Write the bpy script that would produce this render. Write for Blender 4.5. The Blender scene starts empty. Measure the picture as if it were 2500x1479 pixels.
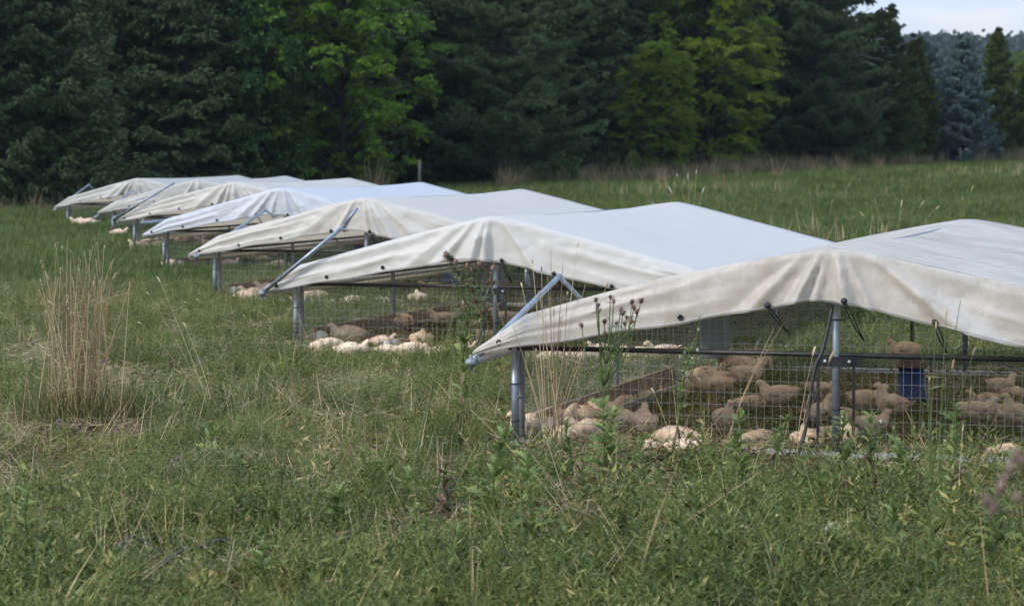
import bpy, math, random
import numpy as np
from mathutils import Vector, Matrix, noise
from math import sin, cos, pi, radians
random.seed(7); rng = np.random.default_rng(11)
S = bpy.context.scene; C = S.collection
# ------------------------------------------------------------------ camera
F = 5824.4; PITCH = 0.0653; HC = 1.942; ROLL = -0.0051        # focal length in photo pixels (2500 wide)
cd = bpy.data.cameras.new('camera'); cam = bpy.data.objects.new('camera', cd); C.objects.link(cam)
cam.location = (0, 0, HC)
cam.rotation_euler = (Matrix.Rotation(pi/2 - PITCH, 3, 'X') @ Matrix.Rotation(ROLL, 3, 'Z')).to_euler()
cd.sensor_width = 36; cd.lens = 36*F/2500; cd.clip_start = .1; cd.clip_end = 6000
cd.dof.use_dof = True; cd.dof.focus_distance = 16.5; cd.dof.aperture_fstop = 5.2
S.camera = cam
# ------------------------------------------------------------------ light
SUN_EL, SUN_AZ = radians(34), radians(-118)     # azimuth from +Y, clockwise; the sun is left and a little behind the camera
HAZE = .00012
SKY_STR, CLOUD = .07, .80
S.view_settings.view_transform = 'Standard'; S.view_settings.look = 'None'
S.view_settings.gamma = 1; S.view_settings.use_curve_mapping = False
S.view_settings.exposure = .98
W = bpy.data.worlds.new('World'); S.world = W; W.use_nodes = True
nt = W.node_tree; nt.nodes.clear()
wo = nt.nodes.new('ShaderNodeOutputWorld'); bg = nt.nodes.new('ShaderNodeBackground'); bg.inputs[1].default_value = SKY_STR
sk = nt.nodes.new('ShaderNodeTexSky'); sk.sky_type = 'NISHITA'; sk.sun_disc = False
sk.sun_elevation = SUN_EL; sk.sun_rotation = SUN_AZ % (2*pi); sk.dust_density = 2
bc = nt.nodes.new('ShaderNodeBackground'); bc.inputs[1].default_value = CLOUD
tc = nt.nodes.new('ShaderNodeTexCoord'); mp = nt.nodes.new('ShaderNodeMapping'); mp.inputs['Scale'].default_value = (1, 1, 5)
n1 = nt.nodes.new('ShaderNodeTexNoise'); n1.inputs['Scale'].default_value = 4.2; n1.inputs['Detail'].default_value = 7; n1.inputs['Roughness'].default_value = .5
cr = nt.nodes.new('ShaderNodeValToRGB'); cr.color_ramp.elements[0].position = .36; cr.color_ramp.elements[1].position = .6
cr.color_ramp.elements[0].color = (.74,)*3+(1,); cr.color_ramp.elements[1].color = (.97,)*3+(1,)
n2 = nt.nodes.new('ShaderNodeTexNoise'); n2.inputs['Scale'].default_value = 7; n2.inputs['Detail'].default_value = 6
cr2 = nt.nodes.new('ShaderNodeValToRGB'); cr2.color_ramp.elements[0].position = .44; cr2.color_ramp.elements[1].position = .68
cr2.color_ramp.elements[0].color = (.56, .80, 1.22, 1); cr2.color_ramp.elements[1].color = (1.08, 1.09, 1.13, 1)
mx = nt.nodes.new('ShaderNodeMixShader'); L = nt.links.new
L(tc.outputs['Generated'], mp.inputs[0]); L(mp.outputs[0], n1.inputs[0]); L(mp.outputs[0], n2.inputs[0])
L(n1.outputs[0], cr.inputs[0]); L(n2.outputs[0], cr2.inputs[0]); sx_ = nt.nodes.new('ShaderNodeSeparateXYZ'); L(tc.outputs['Generated'], sx_.inputs[0])
el = nt.nodes.new('ShaderNodeMapRange'); el.inputs[1].default_value = 0; el.inputs[2].default_value = .9; el.inputs[3].default_value = .58; el.inputs[4].default_value = 1.16; L(sx_.outputs[2], el.inputs[0])
sm = nt.nodes.new('ShaderNodeVectorMath'); sm.operation = 'SCALE'; L(cr2.outputs[0], sm.inputs[0]); L(el.outputs[0], sm.inputs['Scale']); L(sm.outputs[0], bc.inputs[0])
L(sk.outputs[0], bg.inputs[0]); L(cr.outputs[0], mx.inputs[0]); L(bg.outputs[0], mx.inputs[1]); L(bc.outputs[0], mx.inputs[2]); L(mx.outputs[0], wo.inputs[0])
sl = bpy.data.lights.new('sun', 'SUN'); sl.energy = 1.5; sl.angle = radians(11); sl.color = (1, .95, .88)
so = bpy.data.objects.new('sun', sl); C.objects.link(so)
so.rotation_euler = Vector((sin(SUN_AZ)*cos(SUN_EL), cos(SUN_AZ)*cos(SUN_EL), sin(SUN_EL))).to_track_quat('Z', 'Y').to_euler()
cy = S.cycles; cy.max_bounces = 6; cy.diffuse_bounces = 3; cy.glossy_bounces = 2; cy.transmission_bounces = 4; cy.transparent_max_bounces = 6
cy.use_denoising = True; cy.caustics_reflective = False; cy.caustics_refractive = False
# ------------------------------------------------------------------ terrain height and pixel helpers
def sstep(a, b, x):
    t = np.clip((x-a)/(b-a), 0, 1); return t*t*(3-2*t)
def ground_z(x, y):
    x = np.asarray(x, float); y = np.asarray(y, float)
    u = np.clip((x+12)/40, 0, 2.2)
    rise = .93*u**.85*sstep(40, 105, y) + .012*np.clip(y-135, 0, 1e9)*sstep(135, 300, y)
    bump = .022*np.sin(1.9*x+.7*np.sin(.9*y))*np.sin(1.3*y+1.1*np.sin(.8*x)) + .012*np.sin(4.1*x+2)*np.sin(3.7*y)
    return rise + bump*np.clip(1-(y-60)/60, .3, 1)
def ray(px, py):
    c, s = cos(ROLL), sin(ROLL); u, w = (px-1250), (py-739.5)
    u, w = u*c+w*s, -u*s+w*c                        # undo the roll
    v = -w/F; u /= F
    return Vector((u, cos(PITCH)+v*sin(PITCH), -sin(PITCH)+v*cos(PITCH)))
def P(px, py, d):                                   # the point at distance y=d seen at photo pixel (px,py)
    r = ray(px, py); return Vector((0, 0, HC)) + r*(d/r.y)
def G(px, py):                                      # the ground point seen at a photo pixel
    r = ray(px, py); d = HC/max(-r.z/r.y, 1e-3)
    for _ in range(30):
        z = float(ground_z(r.x/r.y*d, d)); d = .5*d + .5*(HC-z)/max(-r.z/r.y, 1e-3)
    return Vector((r.x/r.y*d, d, float(ground_z(r.x/r.y*d, d))))
def X(px, d): return (ray(px, 500).x/ray(px, 500).y)*d
# ------------------------------------------------------------------ object helpers
def tag(o, label=None, cat=None, group=None, kind=None):
    if label: o['label'] = label
    if cat: o['category'] = cat
    if group: o['group'] = group
    if kind: o['kind'] = kind
    return o
def empty(name, loc=(0, 0, 0), rz=0, label=None, cat=None, group=None):
    o = bpy.data.objects.new(name, None); o.empty_display_size = .1; C.objects.link(o)
    o.location = loc; o.rotation_euler = (0, 0, rz); return tag(o, label, cat, group)
def link(name, me, parent=None):
    o = bpy.data.objects.new(name, me); C.objects.link(o)
    if parent: o.parent = parent
    return o
class MB:
    def __init__(s): s.v = []; s.f = []; s.t = []
    def add(s, vs, fs, t=None):
        k = len(s.v); s.v += [tuple(p) for p in vs]; s.f += [tuple(i+k for i in f) for f in fs]
        s.t += [random.random() if t is None else t]*len(vs)
    def box(s, c, h, R=None):
        pts = [Vector((x*h[0], y*h[1], z*h[2])) for x in (-1, 1) for y in (-1, 1) for z in (-1, 1)]
        if R: pts = [R @ p for p in pts]
        s.add([p+Vector(c) for p in pts], [(0, 1, 3, 2), (4, 6, 7, 5), (0, 4, 5, 1), (2, 3, 7, 6), (0, 2, 6, 4), (1, 5, 7, 3)])
    def tube(s, pts, r, n=8, cap=True, t=None):
        pts = [Vector(p) for p in pts]; m = len(pts); vs = []
        rr = r if hasattr(r, '__len__') else [r]*m
        d0 = (pts[1]-pts[0]).normalized(); up = Vector((0, 0, 1)) if abs(d0.z) < .9 else Vector((1, 0, 0))
        a = d0.cross(up).normalized()
        for i, p in enumerate(pts):
            d = (pts[min(i+1, m-1)]-pts[max(i-1, 0)]).normalized()
            a = (a - d*a.dot(d)).normalized(); b = d.cross(a)
            vs += [p + (a*cos(2*pi*k/n)+b*sin(2*pi*k/n))*rr[i] for k in range(n)]
        fs = [(i*n+k, i*n+(k+1) % n, (i+1)*n+(k+1) % n, (i+1)*n+k) for i in range(m-1) for k in range(n)]
        if cap: fs += [tuple(range(n-1, -1, -1)), tuple(range((m-1)*n, m*n))]
        s.add(vs, fs, t)
    def ball(s, c, r, n=8, m=6, sc=(1, 1, 1)):
        c = Vector(c); vs = []
        for i in range(m+1):
            a = pi*i/m
            vs += [c+Vector((sin(a)*cos(2*pi*k/n)*sc[0], sin(a)*sin(2*pi*k/n)*sc[1], cos(a)*sc[2]))*r for k in range(n)]
        s.add(vs, [(i*n+k, (i+1)*n+k, (i+1)*n+(k+1) % n, i*n+(k+1) % n) for i in range(m) for k in range(n)])
    def mesh(s, name, mat, smooth=True):
        me = bpy.data.meshes.new(name); me.from_pydata(s.v, [], s.f); me.materials.append(mat)
        a = me.attributes.new('tint', 'FLOAT', 'POINT'); a.data.foreach_set('value', np.array(s.t, 'f'))
        if smooth: me.shade_smooth()
        me.validate(); return me
    def build(s, name, mat, parent=None, smooth=True): return link(name, s.mesh(name, mat, smooth), parent)
def npmesh(name, V, Fc, mat, tint=None, smooth=False):
    """V (n,3), Fc (m,k)"""
    V = np.asarray(V, 'f').reshape(-1, 3); Fc = np.asarray(Fc, 'i'); m, k = Fc.shape
    me = bpy.data.meshes.new(name); me.vertices.add(len(V)); me.vertices.foreach_set('co', V.ravel())
    me.loops.add(m*k); me.loops.foreach_set('vertex_index', Fc.ravel())
    me.polygons.add(m); me.polygons.foreach_set('loop_start', np.arange(0, m*k, k, dtype='i'))
    a = me.attributes.new('tint', 'FLOAT', 'POINT')
    a.data.foreach_set('value', (np.asarray(tint, 'f') if tint is not None else np.full(len(V), .5, 'f')))
    me.materials.append(mat); me.update(calc_edges=True)
    if smooth: me.shade_smooth()
    return me
def unit(a): return a/np.maximum(np.linalg.norm(a, axis=-1, keepdims=True), 1e-9)
def leaves(c, d, ln, wd, fold=.25, side=None):
    """diamond leaves: c (n,3) base, d (n,3) direction, ln, wd -> (n,4,3)"""
    n = len(c); d = unit(d); r = rng.normal(size=(n, 3)) if side is None else side
    s = unit(np.cross(d, r)); nn = np.cross(s, d)
    ln = np.broadcast_to(ln, n)[:, None]; wd = np.broadcast_to(wd, n)[:, None]
    mid = c+d*ln*.45-nn*wd*fold
    return np.stack([c, mid+s*wd*.5, c+d*ln, mid-s*wd*.5], 1)
def quads_mesh(name, Q, mat, tint=None):
    n = len(Q); t = rng.random(n) if tint is None else tint
    return npmesh(name, Q.reshape(-1, 3), np.arange(n*4).reshape(n, 4), mat, np.repeat(t, 4))
def blades(base, azi, ln, wd, lean, curl, seg=3):
    """grass blades -> (n, seg+1, 2, 3)"""
    n = len(base); h = np.stack([np.cos(azi), np.sin(azi), 0*azi], 1); sd = np.stack([-np.sin(azi), np.cos(azi), 0*azi], 1)
    p = base.copy(); out = []; a = lean.copy()
    for i in range(seg+1):
        w = wd*(1-(i/seg)**1.6)*.5+wd*.03
        out.append(np.stack([p-sd*w[:, None], p+sd*w[:, None]], 1))
        stp = ln/seg; p = p+h*(np.sin(a)*stp)[:, None]+np.array([0, 0, 1])*(np.cos(a)*stp)[:, None]
        a = a+curl/seg
        p[:, 2] = np.maximum(p[:, 2], .004)
    return np.stack(out, 1)
def blades_to_arrays(B):
    n, s1, _, _ = B.shape; V = B.reshape(-1, 3); f = []
    for i in range(s1-1): f.append([2*i, 2*i+1, 2*i+3, 2*i+2])
    f = np.array(f); Fc = (f[None]+np.arange(n)[:, None, None]*(2*s1)).reshape(-1, 4); return V, Fc
def join_arrays(parts):
    V = []; Fc = []; T = []; k = 0
    for v, f, t in parts:
        V.append(v.reshape(-1, 3)); Fc.append(f+k); T.append(t); k += len(V[-1])
    return np.concatenate(V), np.concatenate(Fc), np.concatenate(T)
# ------------------------------------------------------------------ materials
def mat(name):
    m = bpy.data.materials.new(name); m.use_nodes = True; nt = m.node_tree
    return m, nt, nt.nodes['Principled BSDF'], nt.nodes['Material Output']
def node(nt, t, **kw):
    n = nt.nodes.new(t)
    for k, v in kw.items():
        if k in n.inputs: n.inputs[k].default_value = v
        else: setattr(n, k, v)
    return n
def ramp(nt, src, stops):
    r = nt.nodes.new('ShaderNodeValToRGB'); e = r.color_ramp.elements
    while len(e) < len(stops): e.new(.5)
    for q, (p, c) in zip(e, stops): q.position = p; q.color = (*c, 1)
    nt.links.new(src, r.inputs[0]); return r
def mixc(nt, fac, a, b, mode='MIX'):
    m = nt.nodes.new('ShaderNodeMix'); m.data_type = 'RGBA'; m.blend_type = mode
    for i, s in ((0, fac), (6, a), (7, b)):
        if hasattr(s, 'links'): nt.links.new(s, m.inputs[i])
        elif i == 0: m.inputs[0].default_value = s
        else: m.inputs[i].default_value = (*s, 1)
    return m.outputs[2]
def foliage_mat(name, stops, transl=.35, patch=None, pscale=.6, rough=.6, spread=.35):
    """per-leaf tint along a ramp; the copy and a patchy noise on the place shift it"""
    m, nt, b, out = mat(name); L = nt.links.new
    at = node(nt, 'ShaderNodeAttribute', attribute_name='tint'); oi = node(nt, 'ShaderNodeObjectInfo')
    ma = node(nt, 'ShaderNodeMath', operation='MULTIPLY_ADD'); L(oi.outputs['Random'], ma.inputs[0]); ma.inputs[1].default_value = spread; L(at.outputs['Fac'], ma.inputs[2])
    mb = node(nt, 'ShaderNodeMath', operation='SUBTRACT'); L(ma.outputs[0], mb.inputs[0]); mb.inputs[1].default_value = spread/2
    col = ramp(nt, mb.outputs[0], stops).outputs[0]
    if patch:
        g = node(nt, 'ShaderNodeNewGeometry'); nz = node(nt, 'ShaderNodeTexNoise', Scale=pscale, Detail=3.0); L(g.outputs['Position'], nz.inputs['Vector'])
        r = ramp(nt, nz.outputs[0], [(.42, (0, 0, 0)), (.62, (1, 1, 1))]); col = mixc(nt, r.outputs[0], col, patch, 'MULTIPLY')
        nz2 = node(nt, 'ShaderNodeTexNoise', Scale=1.35, Detail=4.0, Roughness=.6); L(g.outputs['Position'], nz2.inputs['Vector'])
        col = mixc(nt, ramp(nt, nz2.outputs[0], [(.50, (0, 0, 0)), (.66, (.85, .85, .85))]).outputs[0], col, (1.0, .80, .72) if patch[0] > .69 else (1.0, .84, .70), 'MULTIPLY')
        col = mixc(nt, ramp(nt, nz2.outputs[0], [(.30, (1, 1, 1)), (.44, (0, 0, 0))]).outputs[0], col, (.55, .66, .62), 'MULTIPLY')
    L(col, b.inputs['Base Color']); b.inputs['Roughness'].default_value = rough; b.inputs['Specular IOR Level'].default_value = .25
    tr = node(nt, 'ShaderNodeBsdfTranslucent'); L(col, tr.inputs[0]); mx = node(nt, 'ShaderNodeMixShader'); mx.inputs[0].default_value = transl
    L(b.outputs[0], mx.inputs[1]); L(tr.outputs[0], mx.inputs[2]); L(mx.outputs[0], out.inputs[0]); return m
def simple(name, c, rough=.5, metal=0, nscale=0, c2=None, bump=0, bscale=60, lo=.35, hi=.65, spec=.4):
    m, nt, b, out = mat(name); b.inputs['Roughness'].default_value = rough; b.inputs['Metallic'].default_value = metal
    b.inputs['Specular IOR Level'].default_value = spec
    tcn = node(nt, 'ShaderNodeTexCoord')
    if c2:
        nz = node(nt, 'ShaderNodeTexNoise', Scale=nscale, Detail=5.0, Roughness=.6); nt.links.new(tcn.outputs['Object'], nz.inputs['Vector'])
        nt.links.new(ramp(nt, nz.outputs[0], [(lo, c), (hi, c2)]).outputs[0], b.inputs['Base Color'])
    else: b.inputs['Base Color'].default_value = (*c, 1)
    if bump:
        nb = node(nt, 'ShaderNodeTexNoise', Scale=bscale, Detail=4.0); nt.links.new(tcn.outputs['Object'], nb.inputs['Vector'])
        bp = node(nt, 'ShaderNodeBump', Strength=bump, Distance=.01); nt.links.new(nb.outputs[0], bp.inputs['Height']); nt.links.new(bp.outputs[0], b.inputs['Normal'])
    return m
def tarp_mat(name, base, dirt, amt, warm=(.52, .46, .36)):
    m, nt, b, out = mat(name); L = nt.links.new; tcn = node(nt, 'ShaderNodeTexCoord'); o = tcn.outputs['Object']
    n1 = node(nt, 'ShaderNodeTexNoise', Scale=1.7, Detail=8.0, Roughness=.68); L(o, n1.inputs['Vector'])
    n2 = node(nt, 'ShaderNodeTexNoise', Scale=38.0, Detail=4.0, Roughness=.7); L(o, n2.inputs['Vector'])
    mp = node(nt, 'ShaderNodeMapping'); mp.inputs['Scale'].default_value = (7, 7, 1.1); L(o, mp.inputs[0])
    n3 = node(nt, 'ShaderNodeTexNoise', Scale=1.6, Detail=6.0, Roughness=.6); L(mp.outputs[0], n3.inputs['Vector'])
    c = mixc(nt, ramp(nt, n1.outputs[0], [(.40, (0,)*3), (.75, (amt,)*3)]).outputs[0], base, dirt)
    c = mixc(nt, ramp(nt, n3.outputs[0], [(.52, (0,)*3), (.78, (amt*.9,)*3)]).outputs[0], c, warm)
    c = mixc(nt, ramp(nt, n2.outputs[0], [(.45, (0,)*3), (.72, (amt*.45,)*3)]).outputs[0], c, dirt)
    L(c, b.inputs['Base Color']); b.inputs['Roughness'].default_value = .42; b.inputs['Specular IOR Level'].default_value = .35
    n4 = node(nt, 'ShaderNodeTexNoise', Scale=2.6, Detail=3.0, Roughness=.5, Distortion=.6); n4.noise_type = 'RIDGED_MULTIFRACTAL'; L(o, n4.inputs['Vector'])
    bp = node(nt, 'ShaderNodeBump', Strength=.55, Distance=.010); L(n4.outputs[0], bp.inputs['Height'])
    wv = node(nt, 'ShaderNodeTexNoise', Scale=160.0, Detail=2.0); L(o, wv.inputs['Vector'])
    b2 = node(nt, 'ShaderNodeBump', Strength=.12, Distance=.003); L(wv.outputs[0], b2.inputs['Height']); L(bp.outputs[0], b2.inputs['Normal']); L(b2.outputs[0], b.inputs['Normal'])
    tr = node(nt, 'ShaderNodeBsdfTranslucent'); tr.inputs[0].default_value = (.86, .82, .75, 1); mx = node(nt, 'ShaderNodeMixShader'); mx.inputs[0].default_value = .42
    L(b.outputs[0], mx.inputs[1]); L(tr.outputs[0], mx.inputs[2]); L(mx.outputs[0], out.inputs[0]); return m
M = {}
M['galv'] = simple('galvanised_steel', (.22, .25, .28), .45, .75, 14, (.34, .38, .42), .15, 90)
M['galv_dull'] = simple('dull_galvanised_steel', (.16, .17, .18), .6, .4, 9, (.26, .28, .29))
M['black'] = simple('black_paint', (.012, .012, .013), .45, 0, 12, (.03, .028, .026))
M['rubber'] = simple('black_rubber', (.014, .014, .016), .55, 0, 25, (.032, .032, .036))
M['wire'] = simple('galvanised_wire', (.28, .29, .30), .5, .4)
M['alu'] = simple('aluminium_skid', (.45, .47, .49), .5, .5, 8, (.6, .62, .64))
M['wood'] = simple('weathered_board', (.20, .145, .10), .8, 0, 7, (.33, .25, .18), .4, 30)
M['trough'] = simple('grey_trough', (.30, .27, .22), .6, 0, 9, (.42, .39, .34))
M['white_plastic'] = simple('off_white_plate', (.40, .39, .36), .6, 0, 9, (.50, .49, .46))
M['blue'] = simple('blue_plastic', (.008, .03, .13), .4, 0, 5, (.012, .045, .19))
M['brownp'] = simple('brown_plastic', (.09, .055, .035), .5, 0, 6, (.13, .085, .055))
M['greybox'] = simple('grey_sheet_metal', (.13, .15, .15), .5, .2, 4, (.18, .20, .20))
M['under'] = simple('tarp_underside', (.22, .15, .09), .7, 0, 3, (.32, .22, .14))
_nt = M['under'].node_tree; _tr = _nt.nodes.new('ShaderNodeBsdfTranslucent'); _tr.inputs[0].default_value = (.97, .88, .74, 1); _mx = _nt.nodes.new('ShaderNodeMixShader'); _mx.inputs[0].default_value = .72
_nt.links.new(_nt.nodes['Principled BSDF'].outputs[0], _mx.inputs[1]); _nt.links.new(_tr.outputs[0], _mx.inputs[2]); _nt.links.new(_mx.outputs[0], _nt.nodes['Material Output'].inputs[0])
M['bark'] = simple('bark', (.016, .013, .010), .9, 0, 6, (.035, .028, .022), .8, 14)
M['post'] = simple('weathered_post', (.08, .078, .07), .85, 0, 9, (.15, .145, .13), .5, 30)
M['tarp1'] = tarp_mat('soiled_white_tarp', (.79, .74, .67), (.42, .35, .26), .8)
M['tarp2'] = tarp_mat('white_tarp', (.81, .78, .73), (.62, .58, .50), .20)
M['tarp3'] = tarp_mat('cream_tarp', (.77, .73, .67), (.56, .52, .44), .30)
M['tarp4'] = tarp_mat('bluish_white_tarp', (.72, .76, .81), (.62, .65, .68), .16, (.6, .6, .58))
M['tarp5'] = tarp_mat('grey_white_tarp', (.66, .65, .61), (.50, .49, .44), .3)
def chicken_mat():
    m, nt, b, out = mat('cream_feathers'); L = nt.links.new; o = node(nt, 'ShaderNodeTexCoord').outputs['Object']
    n1 = node(nt, 'ShaderNodeTexNoise', Scale=13.0, Detail=4.0, Roughness=.6); L(o, n1.inputs['Vector'])
    oi = node(nt, 'ShaderNodeObjectInfo'); ofs = node(nt, 'ShaderNodeVectorMath', operation='ADD'); L(o, ofs.inputs[0]); L(oi.outputs['Random'], ofs.inputs[1]); L(ofs.outputs[0], n1.inputs['Vector'])
    c = mixc(nt, ramp(nt, n1.outputs[0], [(.46, (0,)*3), (.66, (.85,)*3)]).outputs[0], (.70, .53, .37), (.60, .38, .27))
    c2 = mixc(nt, oi.outputs['Random'], c, (.76, .64, .47)); c = mixc(nt, .35, c, c2)
    L(c, b.inputs['Base Color']); b.inputs['Roughness'].default_value = .9; b.inputs['Specular IOR Level'].default_value = .1
    mp = node(nt, 'ShaderNodeMapping'); mp.inputs['Scale'].default_value = (1.6, .7, 1.6); L(o, mp.inputs[0])
    v = node(nt, 'ShaderNodeTexVoronoi', Scale=85.0); L(mp.outputs[0], v.inputs['Vector'])
    bp = node(nt, 'ShaderNodeBump', Strength=.35, Distance=.004); L(v.outputs['Distance'], bp.inputs['Height']); L(bp.outputs[0], b.inputs['Normal']); return m
M['feather'] = chicken_mat()
M['wingf'] = simple('wing_feathers', (.71, .56, .41), .9, 0, 12, (.63, .45, .32), .35, 120, spec=.1)
M['skin'] = simple('pink_comb', (.42, .12, .08), .6); M['beak'] = simple('yellow_beak', (.50, .33, .13), .5); M['legskin'] = simple('yellow_leg', (.42, .27, .12), .6)
M['eye'] = simple('dark_eye', (.01, .008, .006), .2)
# foliage
M['grass'] = foliage_mat('grass_green', [(0, (.072, .098, .022)), (.4, (.160, .188, .040)), (.75, (.29, .285, .078)), (1, (.52, .42, .20))], .35, (.66, .72, .66), .5)
M['field'] = foliage_mat('field_grass', [(0, (.052, .092, .020)), (.5, (.102, .158, .034)), (.85, (.165, .21, .055)), (1, (.32, .26, .12))], .35, (.62, .68, .6), .3)
M['hay'] = foliage_mat('lying_grass', [(0, (.13, .18, .045)), (.5, (.25, .28, .09)), (1, (.42, .37, .18))], .3, (.7, .75, .8), .7)
M['weed'] = foliage_mat('weed_leaf', [(0, (.055, .082, .022)), (.5, (.138, .185, .046)), (.85, (.25, .275, .075)), (1, (.48, .39, .16))], .35, (.66, .72, .66), .6)
M['clover'] = foliage_mat('clover_leaf', [(0, (.068, .098, .027)), (.6, (.155, .188, .048)), (1, (.28, .29, .085))], .35, (.68, .74, .72), .8)
M['straw'] = foliage_mat('dry_straw', [(0, (.22, .15, .08)), (.5, (.46, .335, .185)), (1, (.64, .51, .31))], .15)
M['thistle'] = foliage_mat('thistle_leaf', [(0, (.11, .16, .048)), (.6, (.19, .25, .075)), (1, (.28, .33, .11))], .35, spread=.5)
M['head_near'] = foliage_mat('dusty_pink_seed_head', [(0, (.22, .14, .11)), (1, (.42, .30, .25))], .2)
M['brownleaf'] = foliage_mat('brown_dead_leaf', [(0, (.06, .036, .022)), (.6, (.14, .085, .052)), (1, (.24, .16, .10))], .15)
M['seed'] = foliage_mat('thistle_seed_head', [(0, (.09, .05, .035)), (.6, (.20, .125, .09)), (1, (.38, .27, .21))], .2)
M['pale'] = foliage_mat('pale_thistle_down', [(0, (.5, .46, .38)), (1, (.68, .64, .56))], .2)
M['stem'] = foliage_mat('green_stem', [(0, (.07, .11, .03)), (1, (.17, .21, .08))], .1)
M['pink'] = foliage_mat('clover_flower', [(0, (.26, .13, .20)), (1, (.36, .22, .30))], .2)
M['violet'] = foliage_mat('alfalfa_flower', [(0, (.14, .11, .27)), (1, (.22, .18, .36))], .2)
M['yellowleaf'] = foliage_mat('yellow_leaf', [(0, (.40, .30, .05)), (1, (.55, .45, .12))], .3)
M['palleaf'] = foliage_mat('woolly_pale_leaf', [(0, (.20, .28, .18)), (1, (.32, .40, .28))], .2)
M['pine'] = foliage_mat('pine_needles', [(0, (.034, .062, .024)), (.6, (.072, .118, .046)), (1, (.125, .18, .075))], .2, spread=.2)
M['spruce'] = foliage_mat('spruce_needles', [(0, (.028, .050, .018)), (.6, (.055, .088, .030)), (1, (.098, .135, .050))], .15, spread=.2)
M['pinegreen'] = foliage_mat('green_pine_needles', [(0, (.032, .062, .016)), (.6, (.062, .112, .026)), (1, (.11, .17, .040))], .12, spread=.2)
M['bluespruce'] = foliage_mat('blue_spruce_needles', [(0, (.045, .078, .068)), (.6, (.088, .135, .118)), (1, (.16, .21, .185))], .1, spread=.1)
M['cedar'] = foliage_mat('olive_cedar', [(0, (.036, .052, .014)), (.6, (.072, .098, .024)), (1, (.12, .15, .038))], .12, spread=.1)
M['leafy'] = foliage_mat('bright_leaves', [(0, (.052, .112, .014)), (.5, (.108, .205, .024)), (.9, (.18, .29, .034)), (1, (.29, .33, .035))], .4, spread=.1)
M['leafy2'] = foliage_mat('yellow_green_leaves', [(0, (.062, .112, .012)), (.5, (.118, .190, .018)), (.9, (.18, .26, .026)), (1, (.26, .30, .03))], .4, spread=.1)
M['leafdark'] = foliage_mat('dark_green_leaves', [(0, (.020, .052, .014)), (.6, (.036, .090, .024)), (1, (.065, .13, .035))], .3, spread=.1)  # darker green ramp for the sapling, the round bush and the brush weeds
M['farwood'] = foliage_mat('far_woods', [(0, (.014, .026, .013)), (.6, (.020, .038, .018)), (1, (.028, .048, .022))], .1, spread=.3)
M['drybrush'] = foliage_mat('dry_brush', [(0, (.07, .060, .028)), (.5, (.18, .138, .075)), (1, (.31, .24, .14))], .25, spread=.5)
def ground_mat():
    m, nt, b, out = mat('meadow_soil'); L = nt.links.new; g = node(nt, 'ShaderNodeNewGeometry').outputs['Position']
    n1 = node(nt, 'ShaderNodeTexNoise', Scale=.45, Detail=8.0, Roughness=.65); L(g, n1.inputs['Vector'])
    n2 = node(nt, 'ShaderNodeTexNoise', Scale=14.0, Detail=6.0, Roughness=.7); L(g, n2.inputs['Vector'])
    c = ramp(nt, n1.outputs[0], [(.35, (.060, .085, .026)), (.55, (.09, .12, .036)), (.7, (.13, .125, .055))]).outputs[0]
    d = ramp(nt, n2.outputs[0], [(.35, (.030, .026, .014)), (.55, (.045, .060, .018)), (.75, (.13, .11, .06))]).outputs[0]
    L(mixc(nt, .5, c, d), b.inputs['Base Color']); b.inputs['Roughness'].default_value = .95
    bp = node(nt, 'ShaderNodeBump', Strength=.8, Distance=.03); L(n2.outputs[0], bp.inputs['Height']); L(bp.outputs[0], b.inputs['Normal']); return m
M['ground'] = ground_mat()
# ------------------------------------------------------------------ ground sheet
def grid_mesh(name, xs, ys, zf, m):
    XX, YY = np.meshgrid(xs, ys); Z = zf(XX, YY); V = np.stack([XX, YY, Z], -1).reshape(-1, 3); nx = len(xs)
    i = (np.arange(len(ys)-1)[:, None]*nx+np.arange(nx-1)[None]).ravel()
    return npmesh(name, V, np.stack([i, i+1, i+nx+1, i+nx], 1), m, smooth=True)
ys = np.concatenate([np.linspace(-30, 4, 8), np.arange(5, 45, .35), np.arange(46, 150, 1.5), np.linspace(155, 3000, 40)])
xs = np.concatenate([np.linspace(-1500, -50, 25), np.arange(-48, -9, 1.5), np.arange(-8, 9, .35), np.arange(10, 60, 1.5), np.linspace(64, 1500, 25)])
tag(link('ground', grid_mesh('ground', xs, ys, ground_z, M['ground'])), kind='structure')
# far wooded hill
def hill_z(x, y):
    r = 25+2.5*np.sin(x/190+.6)+1.5*np.sin(x/77)
    return ground_z(x, 700)-2 + r*sstep(640, 960, y)*(1-.35*sstep(1050, 1500, y))
tag(link('hill', grid_mesh('hill', np.linspace(-900, 1100, 90), np.linspace(640, 1500, 40), hill_z, M['farwood'])), kind='structure')
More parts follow.
